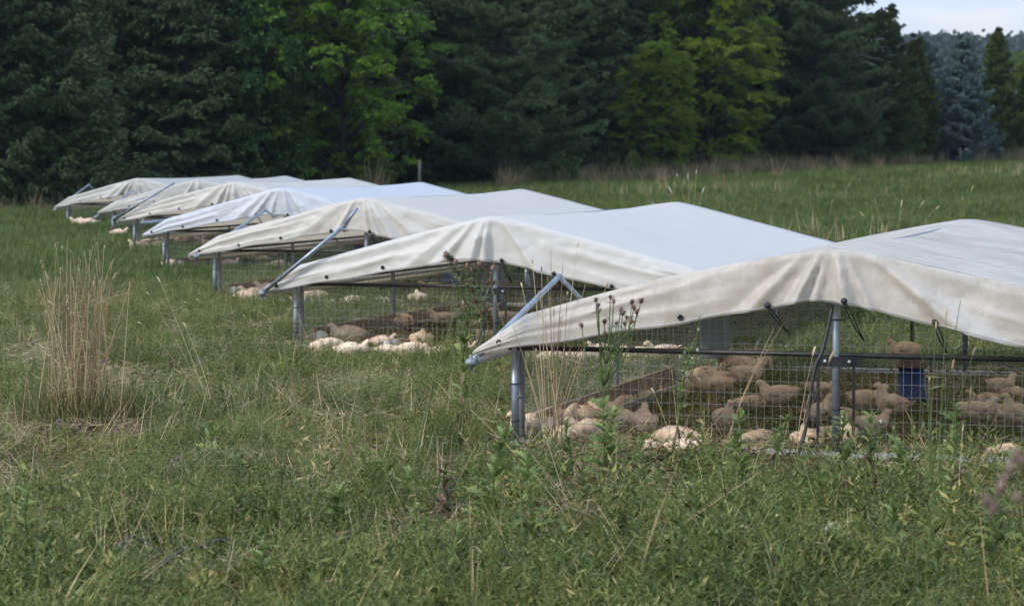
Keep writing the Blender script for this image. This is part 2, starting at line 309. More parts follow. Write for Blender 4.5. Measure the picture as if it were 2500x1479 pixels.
# ------------------------------------------------------------------ scatter by geometry nodes (uncountable cover only)
def scatter(name, pts, protos, label, cat, smin=.8, smax=1.2, idx=None, tilt=.12, scl=None):
    col = bpy.data.collections.new(name+'_kinds')
    for i, me in enumerate(protos): col.objects.link(bpy.data.objects.new('%s_kind.%03d' % (name, i), me))
    n = len(pts); me = bpy.data.meshes.new(name); me.vertices.add(n); me.vertices.foreach_set('co', np.asarray(pts, 'f').ravel())
    ro = np.stack([rng.normal(0, tilt, n), rng.normal(0, tilt, n), rng.random(n)*2*pi], 1)
    a = me.attributes.new('rot', 'FLOAT_VECTOR', 'POINT'); a.data.foreach_set('vector', ro.astype('f').ravel())
    s = rng.uniform(smin, smax, n) if scl is None else scl
    a = me.attributes.new('scl', 'FLOAT', 'POINT'); a.data.foreach_set('value', s.astype('f'))
    ix = rng.integers(0, len(protos), n) if idx is None else idx
    a = me.attributes.new('idx', 'INT', 'POINT'); a.data.foreach_set('value', ix.astype('i'))
    me.materials.append(protos[0].materials[0])
    g = bpy.data.node_groups.new(name+'_nodes', 'GeometryNodeTree')
    g.interface.new_socket('Geometry', in_out='INPUT', socket_type='NodeSocketGeometry'); g.interface.new_socket('Geometry', in_out='OUTPUT', socket_type='NodeSocketGeometry')
    gi = g.nodes.new('NodeGroupInput'); go = g.nodes.new('NodeGroupOutput'); mp_ = g.nodes.new('GeometryNodeMeshToPoints'); ip = g.nodes.new('GeometryNodeInstanceOnPoints'); ci = g.nodes.new('GeometryNodeCollectionInfo')
    ci.inputs['Collection'].default_value = col; ci.inputs['Separate Children'].default_value = True; ci.inputs['Reset Children'].default_value = True
    ip.inputs['Pick Instance'].default_value = True
    def na(nm, t):
        q = g.nodes.new('GeometryNodeInputNamedAttribute'); q.data_type = t; q.inputs['Name'].default_value = nm; return q.outputs['Attribute']
    K = g.links.new
    K(gi.outputs[0], mp_.inputs[0]); K(mp_.outputs[0], ip.inputs['Points']); K(ci.outputs[0], ip.inputs['Instance'])
    K(na('idx', 'INT'), ip.inputs['Instance Index']); K(na('rot', 'FLOAT_VECTOR'), ip.inputs['Rotation']); K(na('scl', 'FLOAT'), ip.inputs['Scale']); K(ip.outputs[0], go.inputs[0])
    o = link(name, me); md = o.modifiers.new('cover', 'NODES'); md.node_group = g
    return tag(o, label, cat, kind='stuff')
def view_points(n_per, y0, y1, marg=1.6, k=.232):
    out = []; y = y0
    area = (k*(y0+y1)+2*marg)*(y1-y0); n = int(area*n_per)
    yy = rng.uniform(y0, y1, int(n*1.6)); ww = k*yy+marg; keep = rng.random(len(yy)) < ww/ww.max(); yy = yy[keep][:n]
    xx = rng.uniform(-1, 1, len(yy))*(k*yy+marg)
    return np.stack([xx, yy, ground_z(xx, yy)], 1)
def pnoise(p, s, o=0): return np.array([noise.noise(Vector((q[0]*s+o, q[1]*s-o, o))) for q in p])
# kinds of cover
def tuft(n, h0, h1, wd, lean, curl, rad, m, name='tuft'):
    a = rng.random(n)*2*pi; r = rad*np.sqrt(rng.random(n)); b = np.stack([r*np.cos(a), r*np.sin(a), np.zeros(n)], 1)
    B = blades(b, a+rng.normal(0, .9, n), rng.uniform(h0, h1, n), np.full(n, wd)*rng.uniform(.7, 1.3, n), np.abs(rng.normal(lean, .25, n)), rng.uniform(.2, 1, n)*curl)
    V, Fc = blades_to_arrays(B); return npmesh(name, V, Fc, m, np.repeat(rng.random(n), B.shape[1]*2))
def weed(h, nst, leaf, wdf, m, name='weed_kind', up=.5, nl=12):
    Q = []
    for s in range(nst):
        a = random.random()*2*pi; r = random.random()*.06; hh = h*random.uniform(.6, 1.1); ln = random.uniform(.05, .45)
        t = np.linspace(.15, 1, nl); base = np.array([r*cos(a), r*sin(a), 0])
        c = base+np.stack([np.sin(ln)*cos(a)*t*hh, np.sin(ln)*sin(a)*t*hh, t*hh*np.cos(ln)], 1)
        az = np.arange(nl)*2.4+random.random()*6; el = rng.uniform(-.1, .5, nl)+t*up
        d = np.stack([np.cos(az)*np.cos(el), np.sin(az)*np.cos(el), np.sin(el)], 1)
        sz = leaf*(1.15-.55*t)*rng.uniform(.7, 1.2, nl)
        Q.append(leaves(c, d, sz, sz*wdf, .18, np.tile([0, 0, 1.], (nl, 1))+rng.normal(0, .35, (nl, 3))))
        sd = np.array([[-sin(a), cos(a), 0]])*.0018
        Q.append(np.stack([base-sd[0], base+sd[0], c[-1]+sd[0]*.5, c[-1]-sd[0]*.5])[None])
    return quads_mesh(name, np.concatenate(Q), m)
def mat_leaves(n, rad, h, leaf, m, name='mat_kind'):
    a = rng.random(n)*2*pi; r = rad*np.sqrt(rng.random(n)); z = h*(1-(r/rad)**2*.5)*rng.uniform(.35, 1, n)
    c = np.stack([r*np.cos(a), r*np.sin(a), z], 1); d = rng.normal(size=(n, 3)); d[:, 2] = d[:, 2]*.35+.15
    return quads_mesh(name, leaves(c, d, leaf*rng.uniform(.7, 1.3, n), leaf*.75, .12, np.tile([0, 0, 1.], (n, 1))+rng.normal(0, .3, (n, 3))), m)
def litter(n, rad, l0, l1, m, name='litter_kind', wd=.0035, h=.05):
    c = np.stack([rng.normal(0, rad, n), rng.normal(0, rad, n), rng.uniform(.005, h, n)], 1); d = rng.normal(size=(n, 3)); d[:, 2] *= .16
    return quads_mesh(name, leaves(c, d, rng.uniform(l0, l1, n), wd, 0), m)
def flower(m, h, sm, n=3):
    Q = []; T = []
    mb = MB()
    for i in range(n):
        x, y = random.gauss(0, .03), random.gauss(0, .03); hh = h*random.uniform(.7, 1.1)
        for k in range(5): mb.ball((x+random.gauss(0, .004), y+random.gauss(0, .004), hh+random.gauss(0, .005)), .0075, 6, 4)
    return mb.mesh('flower_kind', m)
GT = [tuft(34, .05, .15, .0036, .45, 1.5, .06, M['grass']) for _ in range(4)]
GL = [tuft(26, .12, .28, .0036, .9, 1.3, .08, M['grass']) for _ in range(3)]
HY = [tuft(30, .14, .30, .0045, 1.25, .5, .10, M['hay']) for _ in range(4)]
WD = [weed(.12, 6, .034, .30, M['weed'], nl=13) for _ in range(4)]+[weed(.18, 4, .046, .22, M['weed'], nl=16) for _ in range(2)]
WB = [weed(.10, 4, .034, .55, M['weed'], nl=9) for _ in range(2)]
CL = [mat_leaves(46, .085, .075, .017, M['clover']) for _ in range(4)]
AF = [weed(.22, 6, .022, .42, M['clover'], nl=24, up=.3) for _ in range(3)]
LT = [litter(22, .07, .06, .2, M['straw']) for _ in range(4)]
BL = [litter(12, .06, .03, .07, M['brownleaf'], wd=.016, h=.06) for _ in range(2)]
FT = [tuft(24, .16, .36, .014, .4, 1.0, .16, M['field']) for _ in range(4)]
FS = [tuft(14, .35, .75, .010, .15, .5, .22, M['straw']) for _ in range(3)]
BW = [weed(.27, 5, .060, .26, M['weed'], nl=18) for _ in range(4)]+[weed(.20, 4, .055, .42, M['weed'], nl=11) for _ in range(2)]
# --- where the mown strip, the weedy strip and the tall field lie
def inside(p, grow=0):                               # which points stand in a shelter's floor
    w = np.zeros(len(p), bool)
    for (x, y, z, a) in SH:
        dx, dy = p[:, 0]-x, p[:, 1]-y; v = dx*sin(a)+dy*cos(a); u = dx*cos(a)-dy*sin(a)
        w |= (np.abs(u) < 2.08+grow) & (v > -grow) & (v < 5.46+grow)
    return w
SH = [(1.985, 14.564, .0275, .3304), (-.153, 22.25, .0038, .3725), (-1.777, 29.206, .0366, .35), (-3.45, 36.41, .0359, .34), (-5.097, 44.093, .024, .3144), (-6.859, 52.571, -.0356, .2465), (-9.354, 60.119, -.0924, .3393)]
def weedy(p):                                        # 0 mown, 1 weedy
    f = 1-sstep(11.6, 13.8, p[:, 1]+1.4*pnoise(p, .55, 3))
    field = sstep(0, 2.5, p[:, 0]-(4.6+(p[:, 1]-14)*-.29+0*p[:, 1]))*sstep(16, 20, p[:, 1])
    return np.clip(f+field, 0, 1)
HOSES = [[(385, 1428, .06), (440, 1405, .09), (480, 1395, .09), (560, 1362, .07), (620, 1380, .03)], [(290, 1372, .03), (318, 1360, .08), (350, 1362, .06), (400, 1380, .02)], [(30, 1410, .02), (80, 1425, .07), (130, 1440, .06), (180, 1462, .06), (240, 1470, .02)], [(75, 1392, .03), (95, 1405, .08), (118, 1428, .05)], [(120, 1452, .03), (170, 1470, .05), (230, 1474, .04)]]
HP = np.array([tuple(G(x+(x2-x)*t, y+(y2-y)*t)) for h in HOSES for (x, y, _), (x2, y2, _2) in zip(h, h[1:]) for t in (0, .33, .66, 1)])
BROWN = [(1900, 1165, .3), (2100, 1170, .25), (2400, 1190, .25), (1500, 1150, .3), (930, 1420, .22), (340, 1265, .30), (1280, 1150, .30), (1120, 1290, .25), (2330, 1245, .28), (1760, 1140, .35), (60, 1130, .4), (1480, 1290, .2), (250, 1075, .35), (2080, 1310, .2), (640, 1250, .2), (1000, 1110, .25)]
BP = np.array([(*G(x, y), r) for x, y, r in BROWN])
def apron(p, k=.55):                                 # the trampled strip along a shelter's front wire
    c = np.zeros(len(p), bool)
    for (x, y, z, a) in SH[:3]:
        dx, dy = p[:, 0]-x, p[:, 1]-y; v = dx*sin(a)+dy*cos(a); u = dx*cos(a)-dy*sin(a); c |= (np.abs(u) < 2.3) & (v < .1) & (v > -k)
    return c
def cleared(p):
    c = apron(p, .42) & (rng.random(len(p)) < .45)
    for q in HP: c |= (np.hypot(p[:, 0]-q[0], (p[:, 1]-q[1]+.16)*.45) < .11)
    c &= rng.random(len(p)) < .62
    for q in BP: c |= (np.hypot(p[:, 0]-q[0], p[:, 1]-q[1]) < q[3]*rng.uniform(.3, 1.2, len(p))) & (rng.random(len(p)) < .8)
    return c
for nm, (y0, y1), dens, sc in (('near', (8.6, 16), 1., 1.), ('mid', (16, 33), .62, 1.12)):
    p = view_points(230*dens, y0, y1); w = weedy(p); ins = inside(p); u = rng.random(len(p)); pn = pnoise(p, 1.1, 7); pb = pnoise(p, .8, 31)
    kinds = GT+GL+WD+WB+CL+AF; o1 = len(GT); o2 = o1+len(GL); o3 = o2+len(WD)+len(WB); o4 = o3+len(CL); o5 = o4+len(AF)
    idx = np.empty(len(p), int); R = rng.random(len(p))
    pg = .34-.16*w+.35*pn; pl = .09+.03*w; pw = .10+.36*w-.25*pn
    pg = pg+.25*pnoise(p, .35, 91); A = np.clip(pg, .05, 1); Bq = A+np.clip(pl, .03, 1); Cq = Bq+np.clip(pw, .04, 1)
    idx = np.where(u < A, rng.integers(0, o1, len(p)), np.where(u < Bq, rng.integers(o1, o2, len(p)), np.where(u < Cq, rng.integers(o2, o3, len(p)), np.where(R < .72, rng.integers(o3, o4, len(p)), rng.integers(o4, o5, len(p))))))
    keep = rng.random(len(p)) > np.clip((pb-.05)*3.4, 0, .9)*(1-.35*w)
    keep &= ~cleared(p)
    s = rng.uniform(.75, 1.25, len(p))*sc*(1+.25*w)
    s = np.where(ins, s*.75, s)*np.where(apron(p), .6, 1)*(1+.75*np.clip(pnoise(p, 1.3, 77), -.6, .9))
    scatter('%s_meadow_cover' % nm, p[keep], kinds, None, None, idx=idx[keep], scl=s[keep], tilt=.16)
    p = view_points(70*dens, y0, y1); pb = pnoise(p, .8, 31); k = rng.random(len(p)) < .22+np.clip(pb+.08, 0, .5)*2.6
    scatter('%s_straw_litter' % nm, p[k]+np.array([0, 0, .015]), LT+LT+BL, None, None, smin=.8*sc, smax=1.4*sc)
    p = view_points(52*dens, y0, y1); ph = pnoise(p, .75, 57)+.5*pnoise(p, 2.2, 4); k = (rng.random(len(p)) < np.clip((ph-.02)*3.4, .03, 1)) & (weedy(p) < .7)
    scatter('%s_lying_grass' % nm, p[k]+np.array([0, 0, .02]), HY, None, None, smin=.8*sc, smax=1.3*sc)
for o_, l_ in (('near_meadow_cover', 'low green grass, clover and weeds covering the foreground'), ('mid_meadow_cover', 'short green grass and clover between the shelters'),
               ('near_straw_litter', 'dry straw bits lying among the foreground grass'), ('mid_straw_litter', 'dry straw bits lying in the mown strip'),
               ('near_lying_grass', 'yellow-green cut grass lying flat in the foreground'), ('mid_lying_grass', 'yellow-green cut grass lying flat beside the shelters')):
    tag(bpy.data.objects[o_], l_, 'grass')
p = view_points(30, 9, 14.6); k = (rng.random(len(p)) < np.clip(.22+1.4*pnoise(p, .8, 15)+.30*sstep(-.6, 1.0, p[:, 0]), .04, 1)*np.where(p[:, 0] > -.4, (1-sstep(12.8, 14.3, p[:, 1])), weedy(p))) & ~cleared(p); scatter('foreground_weeds', p[k], BW, 'taller leafy weeds along the bottom of the photo', 'weeds', .7, 1.5, tilt=.2)
p = np.concatenate([np.stack([q[0]+rng.normal(0, q[3]*.55, int(150*q[3])), q[1]+rng.normal(0, q[3]*.55, int(150*q[3])), np.full(int(150*q[3]), q[2])], 1) for q in BP]); p[:, 2] = ground_z(p[:, 0], p[:, 1])+.02
scatter('brown_litter_patches', p, [litter(16, .05, .03, .08, M['brownleaf'], wd=.014, h=.08) for _ in range(3)]+LT[:2]+BL, 'brown withered leaves and stems lying in bare patches of the grass', 'litter', .8, 1.4)
BW2 = [weed(.46, 3, .085, .27, M['weed'], nl=20) for _ in range(4)]+[weed(.40, 2, .095, .20, M['thistle'], nl=18) for _ in range(3)]
p = view_points(17, 9.2, 14.5); ok_ = np.clip(.10+1.5*pnoise(p, .9, 63)+.26*sstep(-1.2, 1.2, p[:, 0]), .02, 1)*np.where(p[:, 0] > -.6, 1, 1-sstep(11.2, 12.6, p[:, 1])); scatter('coarse_weeds', p[(rng.random(len(p)) < ok_) & ~cleared(p) & ~apron(p, .8)], BW2, 'knee-high coarse weeds thickest at the lower right in front of the nearest shelter', 'weeds', .5, 1.05, tilt=.22)
p = view_points(26, 9, 18); k = rng.random(len(p)) < np.clip(.45+.9*pnoise(p, .6, 41), .1, 1); scatter('foreground_dry_stems', p[k], [litter(5, .06, .12, .34, M['straw'], wd=.004, h=.10) for _ in range(4)]+[tuft(6, .15, .42, .0045, .7, .4, .05, M['straw']) for _ in range(4)]+[litter(8, .05, .04, .09, M['brownleaf'], wd=.014, h=.16) for _ in range(2)], 'dry tan stems poking out of the foreground cover', 'grass', .8, 1.3, tilt=.25)
p = view_points(42, 33, 76, 3); scatter('far_meadow_grass', p, FT+FT+WD, 'longer green meadow grass in the middle distance', 'grass', .55, .95)
p = view_points(13, 76, 150, 6); scatter('distant_meadow_grass', p, FT, 'bright green field grass in front of the treeline', 'grass', .8, 1.3)
p = view_points(6, 19, 70, 2); k = (weedy(p) > .6) & ~inside(p, .3) & (rng.random(len(p)) < np.clip(.25+1.4*pnoise(p, .25, 8), .03, 1)); p = p[k]; scatter('field_weeds', p, [weed(.42, 6, .07, .3, M['weed'], nl=16) for _ in range(3)]+FT, 'taller leafy weeds in the unmown field behind the shelters', 'weeds', .7, 1.2)
p = view_points(.8, 18, 110, 2); k = (p[:, 0] > 1.5+(p[:, 1]-20)*.02) & ~inside(p, .3) & (rng.random(len(p)) < .05+1.1*pnoise(p, .12, 9)); scatter('dry_field_stalks', p[k], FS, 'thin dry grass stalks dotted over the unmown field', 'grass', .6, 1.05, tilt=.1)
PF = [flower(M['pink'], .13, None) for _ in range(3)]
p = view_points(2.6, 13, 24, 1); k = rng.random(len(p)) < np.where(weedy(p) > .5, 1., .35); scatter('pink_clover_flowers', p[k], PF, 'small pink clover heads scattered through the grass', 'flowers', .55, .95)
VF = [flower(M['violet'], .15, None, 4) for _ in range(2)]
p = np.array([G(x+random.gauss(0, 70), min(1475, y+random.gauss(0, 30))) for x, y in [(2240, 1440), (2400, 1450), (1080, 1465)] for _ in range(2)])
scatter('violet_alfalfa_flowers', p, VF, 'small violet alfalfa flowers low in the near right foreground', 'flowers', .5, .8)
# ------------------------------------------------------------------ trees
def TL(px):
    s = (px-1250)/F; t = (74*s+16)/(44-56*s); return 74+56*t
def limb(mb, pts, r0, r1, n=6): mb.tube(pts, list(np.linspace(r0, r1, len(pts))), n)
def rot_z(v, a): return np.stack([v[..., 0]*np.cos(a)-v[..., 1]*np.sin(a), v[..., 0]*np.sin(a)+v[..., 1]*np.cos(a), v[..., 2]], -1)
def conifer(H, R, m, kind, seed, z0=.25, step=.42, nb=9, leaf=(.16, .05), dens=1., power=.8, droop=.1, uptip=.25):
    """returns crown mesh and trunk mesh. kind: 'spruce' hanging sprays, 'pine' round tufts, 'cedar' upright fans"""
    global rng
    r0 = np.random.default_rng(seed); rng_old = rng; rng = r0
    C_, D_, LN, WD_ = [], [], [], []; tb = MB()
    tb.tube([(0, 0, -.3), (0, 0, H*.4), (0, 0, H*.97)], [.16+H*.012, .10+H*.006, .02], 8)
    z = z0
    while z < H*.985:
        f = 1-z/H; rad = R*f**power*(1-.35*max(0, .12-z/H)/.12)
        for k in range(max(4, int(nb*(.55+.45*f)))):
            az = r0.random()*2*pi; rr = rad*r0.uniform(.62, 1.12)+.12; zz = z+r0.normal(0, step*.35)
            ns = max(5, int(rr/.17*dens)); s = np.sort(r0.uniform(.18, 1, ns)); s[-1] = 1
            drp = -droop*rr*np.sin(s*pi*.55)*1.2+uptip*rr*s**2.2+ (0 if kind != 'cedar' else .5*rr*s)
            x = s*rr; pt = np.stack([x, r0.normal(0, .03, ns)+.10*rr*np.sin(s*3+k), zz+drp], 1)
            if rr > 1.2 and kind != 'cedar': limb(tb, [tuple(q) for q in rot_z(np.array([[0, 0, zz], [rr*.5, 0, zz-droop*rr*.7], [rr*.9, 0, zz-droop*rr*.9+uptip*rr*.7]]), az)], .035, .008, 4)
            tw = 2 if kind != 'pine' else 3
            for side in np.linspace(-1, 1, tw):
                wl = (.12+.34*rr*(1-s)**.6*.75)*r0.uniform(.6, 1.1, ns)          # side twigs, longer towards the trunk
                nt_ = 5 if kind != 'pine' else 4
                for q in np.linspace(.2, 1, nt_):
                    hang = {'spruce': -.35, 'pine': .12, 'cedar': .35}[kind]
                    pp = pt+np.stack([wl*q*.55, side*wl*q, hang*wl*q+r0.normal(0, .03, ns)], 1)
                    nd = {'spruce': 3, 'pine': 8, 'cedar': 4}[kind]
                    for j in range(nd):
                        if kind == 'pine': d = r0.normal(size=(ns, 3))+np.array([.5, side*.35, .55])
                        elif kind == 'spruce': d = np.array([.55, side*.75, -.55])+r0.normal(0, .42, (ns, 3))
                        else: d = np.array([.35, side*.3, .8])+r0.normal(0, .4, (ns, 3))
                        C_.append(rot_z(pp+r0.normal(0, .025, (ns, 3)), az)); D_.append(rot_z(d, az)); LN.append(r0.uniform(.7, 1.25, ns)*leaf[0]); WD_.append(np.full(ns, leaf[1]))
        z += step*(.75+.25*f)
    c = np.concatenate(C_); d = np.concatenate(D_); Q = leaves(c, d, np.concatenate(LN), np.concatenate(WD_), .1)
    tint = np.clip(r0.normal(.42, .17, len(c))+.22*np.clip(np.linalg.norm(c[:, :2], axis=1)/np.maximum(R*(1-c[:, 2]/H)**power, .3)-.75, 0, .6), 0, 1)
    rng = rng_old
    return quads_mesh('crown', Q, m, tint), tb.mesh('trunk', M['bark'])
def broadleaf(H, R, m, seed, ncl=90, per=330, leaf=.10, zlo=.08, flat=.45, squash=1.):
    global rng
    r0 = np.random.default_rng(seed); old = rng; rng = r0; tb = MB(); Q = []; T = []
    tb.tube([(0, 0, -.3), (.1, 0, H*.3), (.2, .1, H*.6), (.15, 0, H*.9)], [H*.012, H*.010, H*.007, .02], 8)
    for k in range(ncl):
        z = H*(zlo+(1-zlo)*r0.random()**.9); f = z/H
        prof = R*min(1, (.55+1.1*f))*math.sqrt(max(.03, 1-((max(f, .45)-.45)/.57)**2))
        az = r0.random()*2*pi; rr = prof*(r0.uniform(.5, 1.03) if k % 4 else r0.uniform(.1, .6))*(1+.12*sin(3*az+seed)); tip = np.array([rr*cos(az), rr*sin(az)*squash, z])
        st = np.array([.15*f, 0, max(.1*H, z-rr*.55)])
        if k % 2 == 0: limb(tb, [tuple(st), tuple((st+tip)/2+[0, 0, .12*rr]), tuple(tip)], .045, .006, 4)
        # a cluster is a handful of leafy sprays that run outward and sag
        ns = 9; out = unit(tip-np.array([0, 0, z-.3]))
        for j in range(ns):
            dv = unit(out+r0.normal(0, .55, 3)*np.array([1, 1, flat])); ln = r0.uniform(.45, 1.0); n = per//ns
            s = r0.random(n)**.8; c = tip-out*.35+dv*ln*s[:, None]+r0.normal(0, .055, (n, 3))*np.array([1, 1, .55]); c[:, 2] -= .22*ln*s**2
            d = dv+r0.normal(0, .7, (n, 3)); d[:, 2] -= .3
            nr = r0.normal(0, .55, (n, 3)); nr[:, 2] += 1
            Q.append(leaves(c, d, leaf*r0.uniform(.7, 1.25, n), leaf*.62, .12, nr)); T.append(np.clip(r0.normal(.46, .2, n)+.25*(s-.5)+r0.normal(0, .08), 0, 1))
    rng = old
    return quads_mesh('crown', np.concatenate(Q), m, np.concatenate(T)), tb.mesh('trunk', M['bark'])
def place_tree(name, cat, meshes, px, back, sc, label, group=None, rz=0., crown_mat=None, sz=None):
    d = TL(px)+back; x = X(px, d); o = empty(name, (x, d, float(ground_z(x, d))-.05), rz, label, cat, group)
    o.scale = (sc, sc, sz or sc)
    c = link('crown', meshes[0], o); t = link('trunk', meshes[1], o)
    if crown_mat: c.material_slots[0].link = 'OBJECT'; c.material_slots[0].material = crown_mat
    return o
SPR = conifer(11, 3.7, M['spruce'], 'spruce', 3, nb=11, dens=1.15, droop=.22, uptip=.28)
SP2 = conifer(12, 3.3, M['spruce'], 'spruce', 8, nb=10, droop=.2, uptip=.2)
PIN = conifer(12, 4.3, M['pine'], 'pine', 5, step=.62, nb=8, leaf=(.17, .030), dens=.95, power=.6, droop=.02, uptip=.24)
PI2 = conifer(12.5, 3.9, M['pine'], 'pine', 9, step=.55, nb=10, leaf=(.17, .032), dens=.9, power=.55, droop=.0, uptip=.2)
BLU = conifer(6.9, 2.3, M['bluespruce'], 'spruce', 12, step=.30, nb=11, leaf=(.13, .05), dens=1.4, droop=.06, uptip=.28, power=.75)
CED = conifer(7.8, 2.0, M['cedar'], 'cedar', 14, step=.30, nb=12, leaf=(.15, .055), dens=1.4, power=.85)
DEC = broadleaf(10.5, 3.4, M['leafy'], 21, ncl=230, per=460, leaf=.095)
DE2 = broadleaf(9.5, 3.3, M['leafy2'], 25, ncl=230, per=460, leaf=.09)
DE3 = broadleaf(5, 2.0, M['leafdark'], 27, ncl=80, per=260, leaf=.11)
T = place_tree
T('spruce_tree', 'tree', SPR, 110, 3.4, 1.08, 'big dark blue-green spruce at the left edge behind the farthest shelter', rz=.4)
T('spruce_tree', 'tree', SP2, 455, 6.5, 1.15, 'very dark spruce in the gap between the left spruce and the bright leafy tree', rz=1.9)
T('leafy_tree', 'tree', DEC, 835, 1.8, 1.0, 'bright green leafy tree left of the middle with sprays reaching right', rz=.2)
T('leafy_tree', 'tree', DE3, 650, 3.4, 1.0, 'dark green leafy sapling hanging in the dark left of the bright leafy tree', rz=.9, sz=1.6)
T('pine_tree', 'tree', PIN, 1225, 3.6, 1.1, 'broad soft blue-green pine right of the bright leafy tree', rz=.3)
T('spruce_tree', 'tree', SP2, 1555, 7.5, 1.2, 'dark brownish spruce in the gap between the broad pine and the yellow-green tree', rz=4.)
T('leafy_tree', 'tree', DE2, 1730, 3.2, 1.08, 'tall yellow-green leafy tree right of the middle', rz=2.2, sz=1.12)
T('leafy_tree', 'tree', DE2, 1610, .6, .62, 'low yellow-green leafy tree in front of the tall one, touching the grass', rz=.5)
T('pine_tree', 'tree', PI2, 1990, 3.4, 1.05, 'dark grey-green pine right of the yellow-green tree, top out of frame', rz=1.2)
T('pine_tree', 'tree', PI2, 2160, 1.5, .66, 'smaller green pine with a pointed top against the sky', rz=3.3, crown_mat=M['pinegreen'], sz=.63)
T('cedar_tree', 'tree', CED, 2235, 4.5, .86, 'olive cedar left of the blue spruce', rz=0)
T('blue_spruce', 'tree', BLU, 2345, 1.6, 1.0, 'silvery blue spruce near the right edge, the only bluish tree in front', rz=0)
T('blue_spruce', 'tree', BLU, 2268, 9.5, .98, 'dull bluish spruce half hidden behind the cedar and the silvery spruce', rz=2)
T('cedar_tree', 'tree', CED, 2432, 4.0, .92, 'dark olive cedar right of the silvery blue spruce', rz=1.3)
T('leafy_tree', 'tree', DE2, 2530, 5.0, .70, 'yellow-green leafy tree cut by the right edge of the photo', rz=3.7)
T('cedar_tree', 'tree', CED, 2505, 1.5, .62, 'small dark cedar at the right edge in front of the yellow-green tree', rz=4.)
bk = [(-90, 4, SPR, 1.1), (270, 9.5, SPR, 1.1), (560, 9.5, SP2, 1.15), (735, 8, SPR, 1.15), (1010, 9, SP2, 1.2), (1390, 8.5, SPR, 1.2), (1480, 11, SPR, 1.2), (1640, 10, SP2, 1.2), (1850, 8.5, SPR, 1.15), (1905, 12, SP2, 1.2), (2045, 8, SP2, .85), (2600, 8, SP2, .52), (2680, 4, SPR, .7)]
lab = ['spruce just outside the left edge', 'dark spruce behind the big left spruce', 'dark spruce behind the dark green leafy sapling', 'dark spruce behind the bright leafy tree', 'dark spruce behind the left side of the broad pine',
       'dark spruce behind the right side of the broad pine', 'deep dark spruce seen between the broad pine and the brownish one', 'dark spruce behind the low yellow-green tree', 'dark spruce between the yellow-green tree and the grey-green pine',
       'deep dark spruce behind the grey-green pine', 'dark spruce behind the smaller green pine', 'dark spruce at the right edge behind the cedars', 'spruce just outside the right edge']
for (px, bkk, me, sc), lb in zip(bk, lab): T('spruce_tree', 'tree', me, px, bkk, sc, lb, 'dark spruces standing behind the treeline', rz=px*.37)
# dark wood behind the row: a mass
WK = [conifer(10, 3.2, M['spruce'], 'spruce', 31+i, step=.9, nb=8, leaf=(.34, .14), dens=.5) [0] for i in range(2)]
pw = []
for px in np.arange(-450, 2150, 75):
    for b in (15, 21, 28):
        if px > 1900 and b > 15: continue
        d = TL(min(px, 2500))+b+random.uniform(-2, 2); xx = X(px+random.uniform(-30, 30), d); pw.append((xx, d, float(ground_z(xx, d))))
scatter('dark_wood', np.array(pw), WK, 'dark conifer wood filling the depth behind the treeline', 'wood', 1.05, 1.4, tilt=.02)
# far woods on the hill
def crown_blob(seed):
    r0 = np.random.default_rng(seed); n = 420; d = unit(r0.normal(size=(n, 3))); c = d*np.array([4.2, 4.2, 4.8])*r0.uniform(.75, 1.05, (n, 1))*(1+.15*np.sin(3*d[:, :1]*seed)); c[:, 2] += 4
    return quads_mesh('far_crown', leaves(c-r0.normal(0, .5, (n, 3)), r0.normal(size=(n, 3)), 1.7, 1.5, .1), M['farwood'])
hx = rng.uniform(60, 420, 2600); hy = rng.uniform(700, 1050, 2600)
scatter('hillside_woods', np.stack([hx, hy, hill_z(hx, hy)-1], 1), [crown_blob(i+1) for i in range(4)], 'bluish wooded hill on the horizon at the upper right', 'woods', .6, 1.25, tilt=.05)
# brush along the foot of the trees
pb_ = []
for _ in range(3600):
    px = random.uniform(1230, 2560) if random.random() < .93 else random.uniform(-150, 950); d = TL(px)-abs(random.gauss(0, 2.6 if px < 1400 or px > 2150 else 5.5))+.8
    cl = noise.noise(Vector((px*.011, d*.25, 4)))
    if random.random() < .45+1.5*cl: x = X(px, d); pb_.append((x, d, float(ground_z(x, d))))
DB = [tuft(46, .5, 1.25, .018, .22, .6, .25, M['drybrush']) for _ in range(4)]; WB2 = [weed(.8, 9, .10, .35, M['leafdark'], nl=16) for _ in range(2)]
pb_ = np.array(pb_); bs_ = np.clip(.30+.75*rng.random(len(pb_))**2.2+.55*pnoise(pb_, .22, 12), .25, 1.5)
scatter('treeline_brush', pb_, DB+WB2+DB[:2]+FT[:2], 'brown dry grass and brush along the foot of the treeline', 'brush', scl=bs_)
def shrub(px, d, h, w, m, label, name='shrub', n=900, leaf=.09, up=1.):
    x = X(px, d); o = empty(name, (x, d, float(ground_z(x, d))), 0, label, 'shrub')
    r0 = np.random.default_rng(int(px)); a = r0.random(n)*2*pi; f = r0.random(n)**.8; rr = w*np.sin(np.clip(f*.9+.1, 0, 1)*pi)**.6*r0.uniform(.2, 1, n)
    c = np.stack([rr*np.cos(a), rr*np.sin(a), f*h], 1); dd = np.stack([np.cos(a)*.5, np.sin(a)*.5, np.full(n, up)], 1)+r0.normal(0, .35, (n, 3))
    link('foliage', quads_mesh('foliage', leaves(c, dd, leaf*1.7, leaf*.5, .1), m), o)
    mb = MB(); [mb.tube([(0, 0, 0), (w*.4*cos(k), w*.4*sin(k), h*.5), (w*.5*cos(k), w*.5*sin(k), h*.85)], [.015, .01, .004], 4) for k in range(6)]; mb.build('stem', M['bark'], o)
shrub(1545, TL(1545)-3.0, 1.25, .38, M['pinegreen'], 'narrow upright green shrub at the treeline below the dark gap', up=2.2, n=1500)
shrub(1380, TL(1380)-2.5, .95, .7, M['leafdark'], 'low round green bush left of the narrow upright shrub')
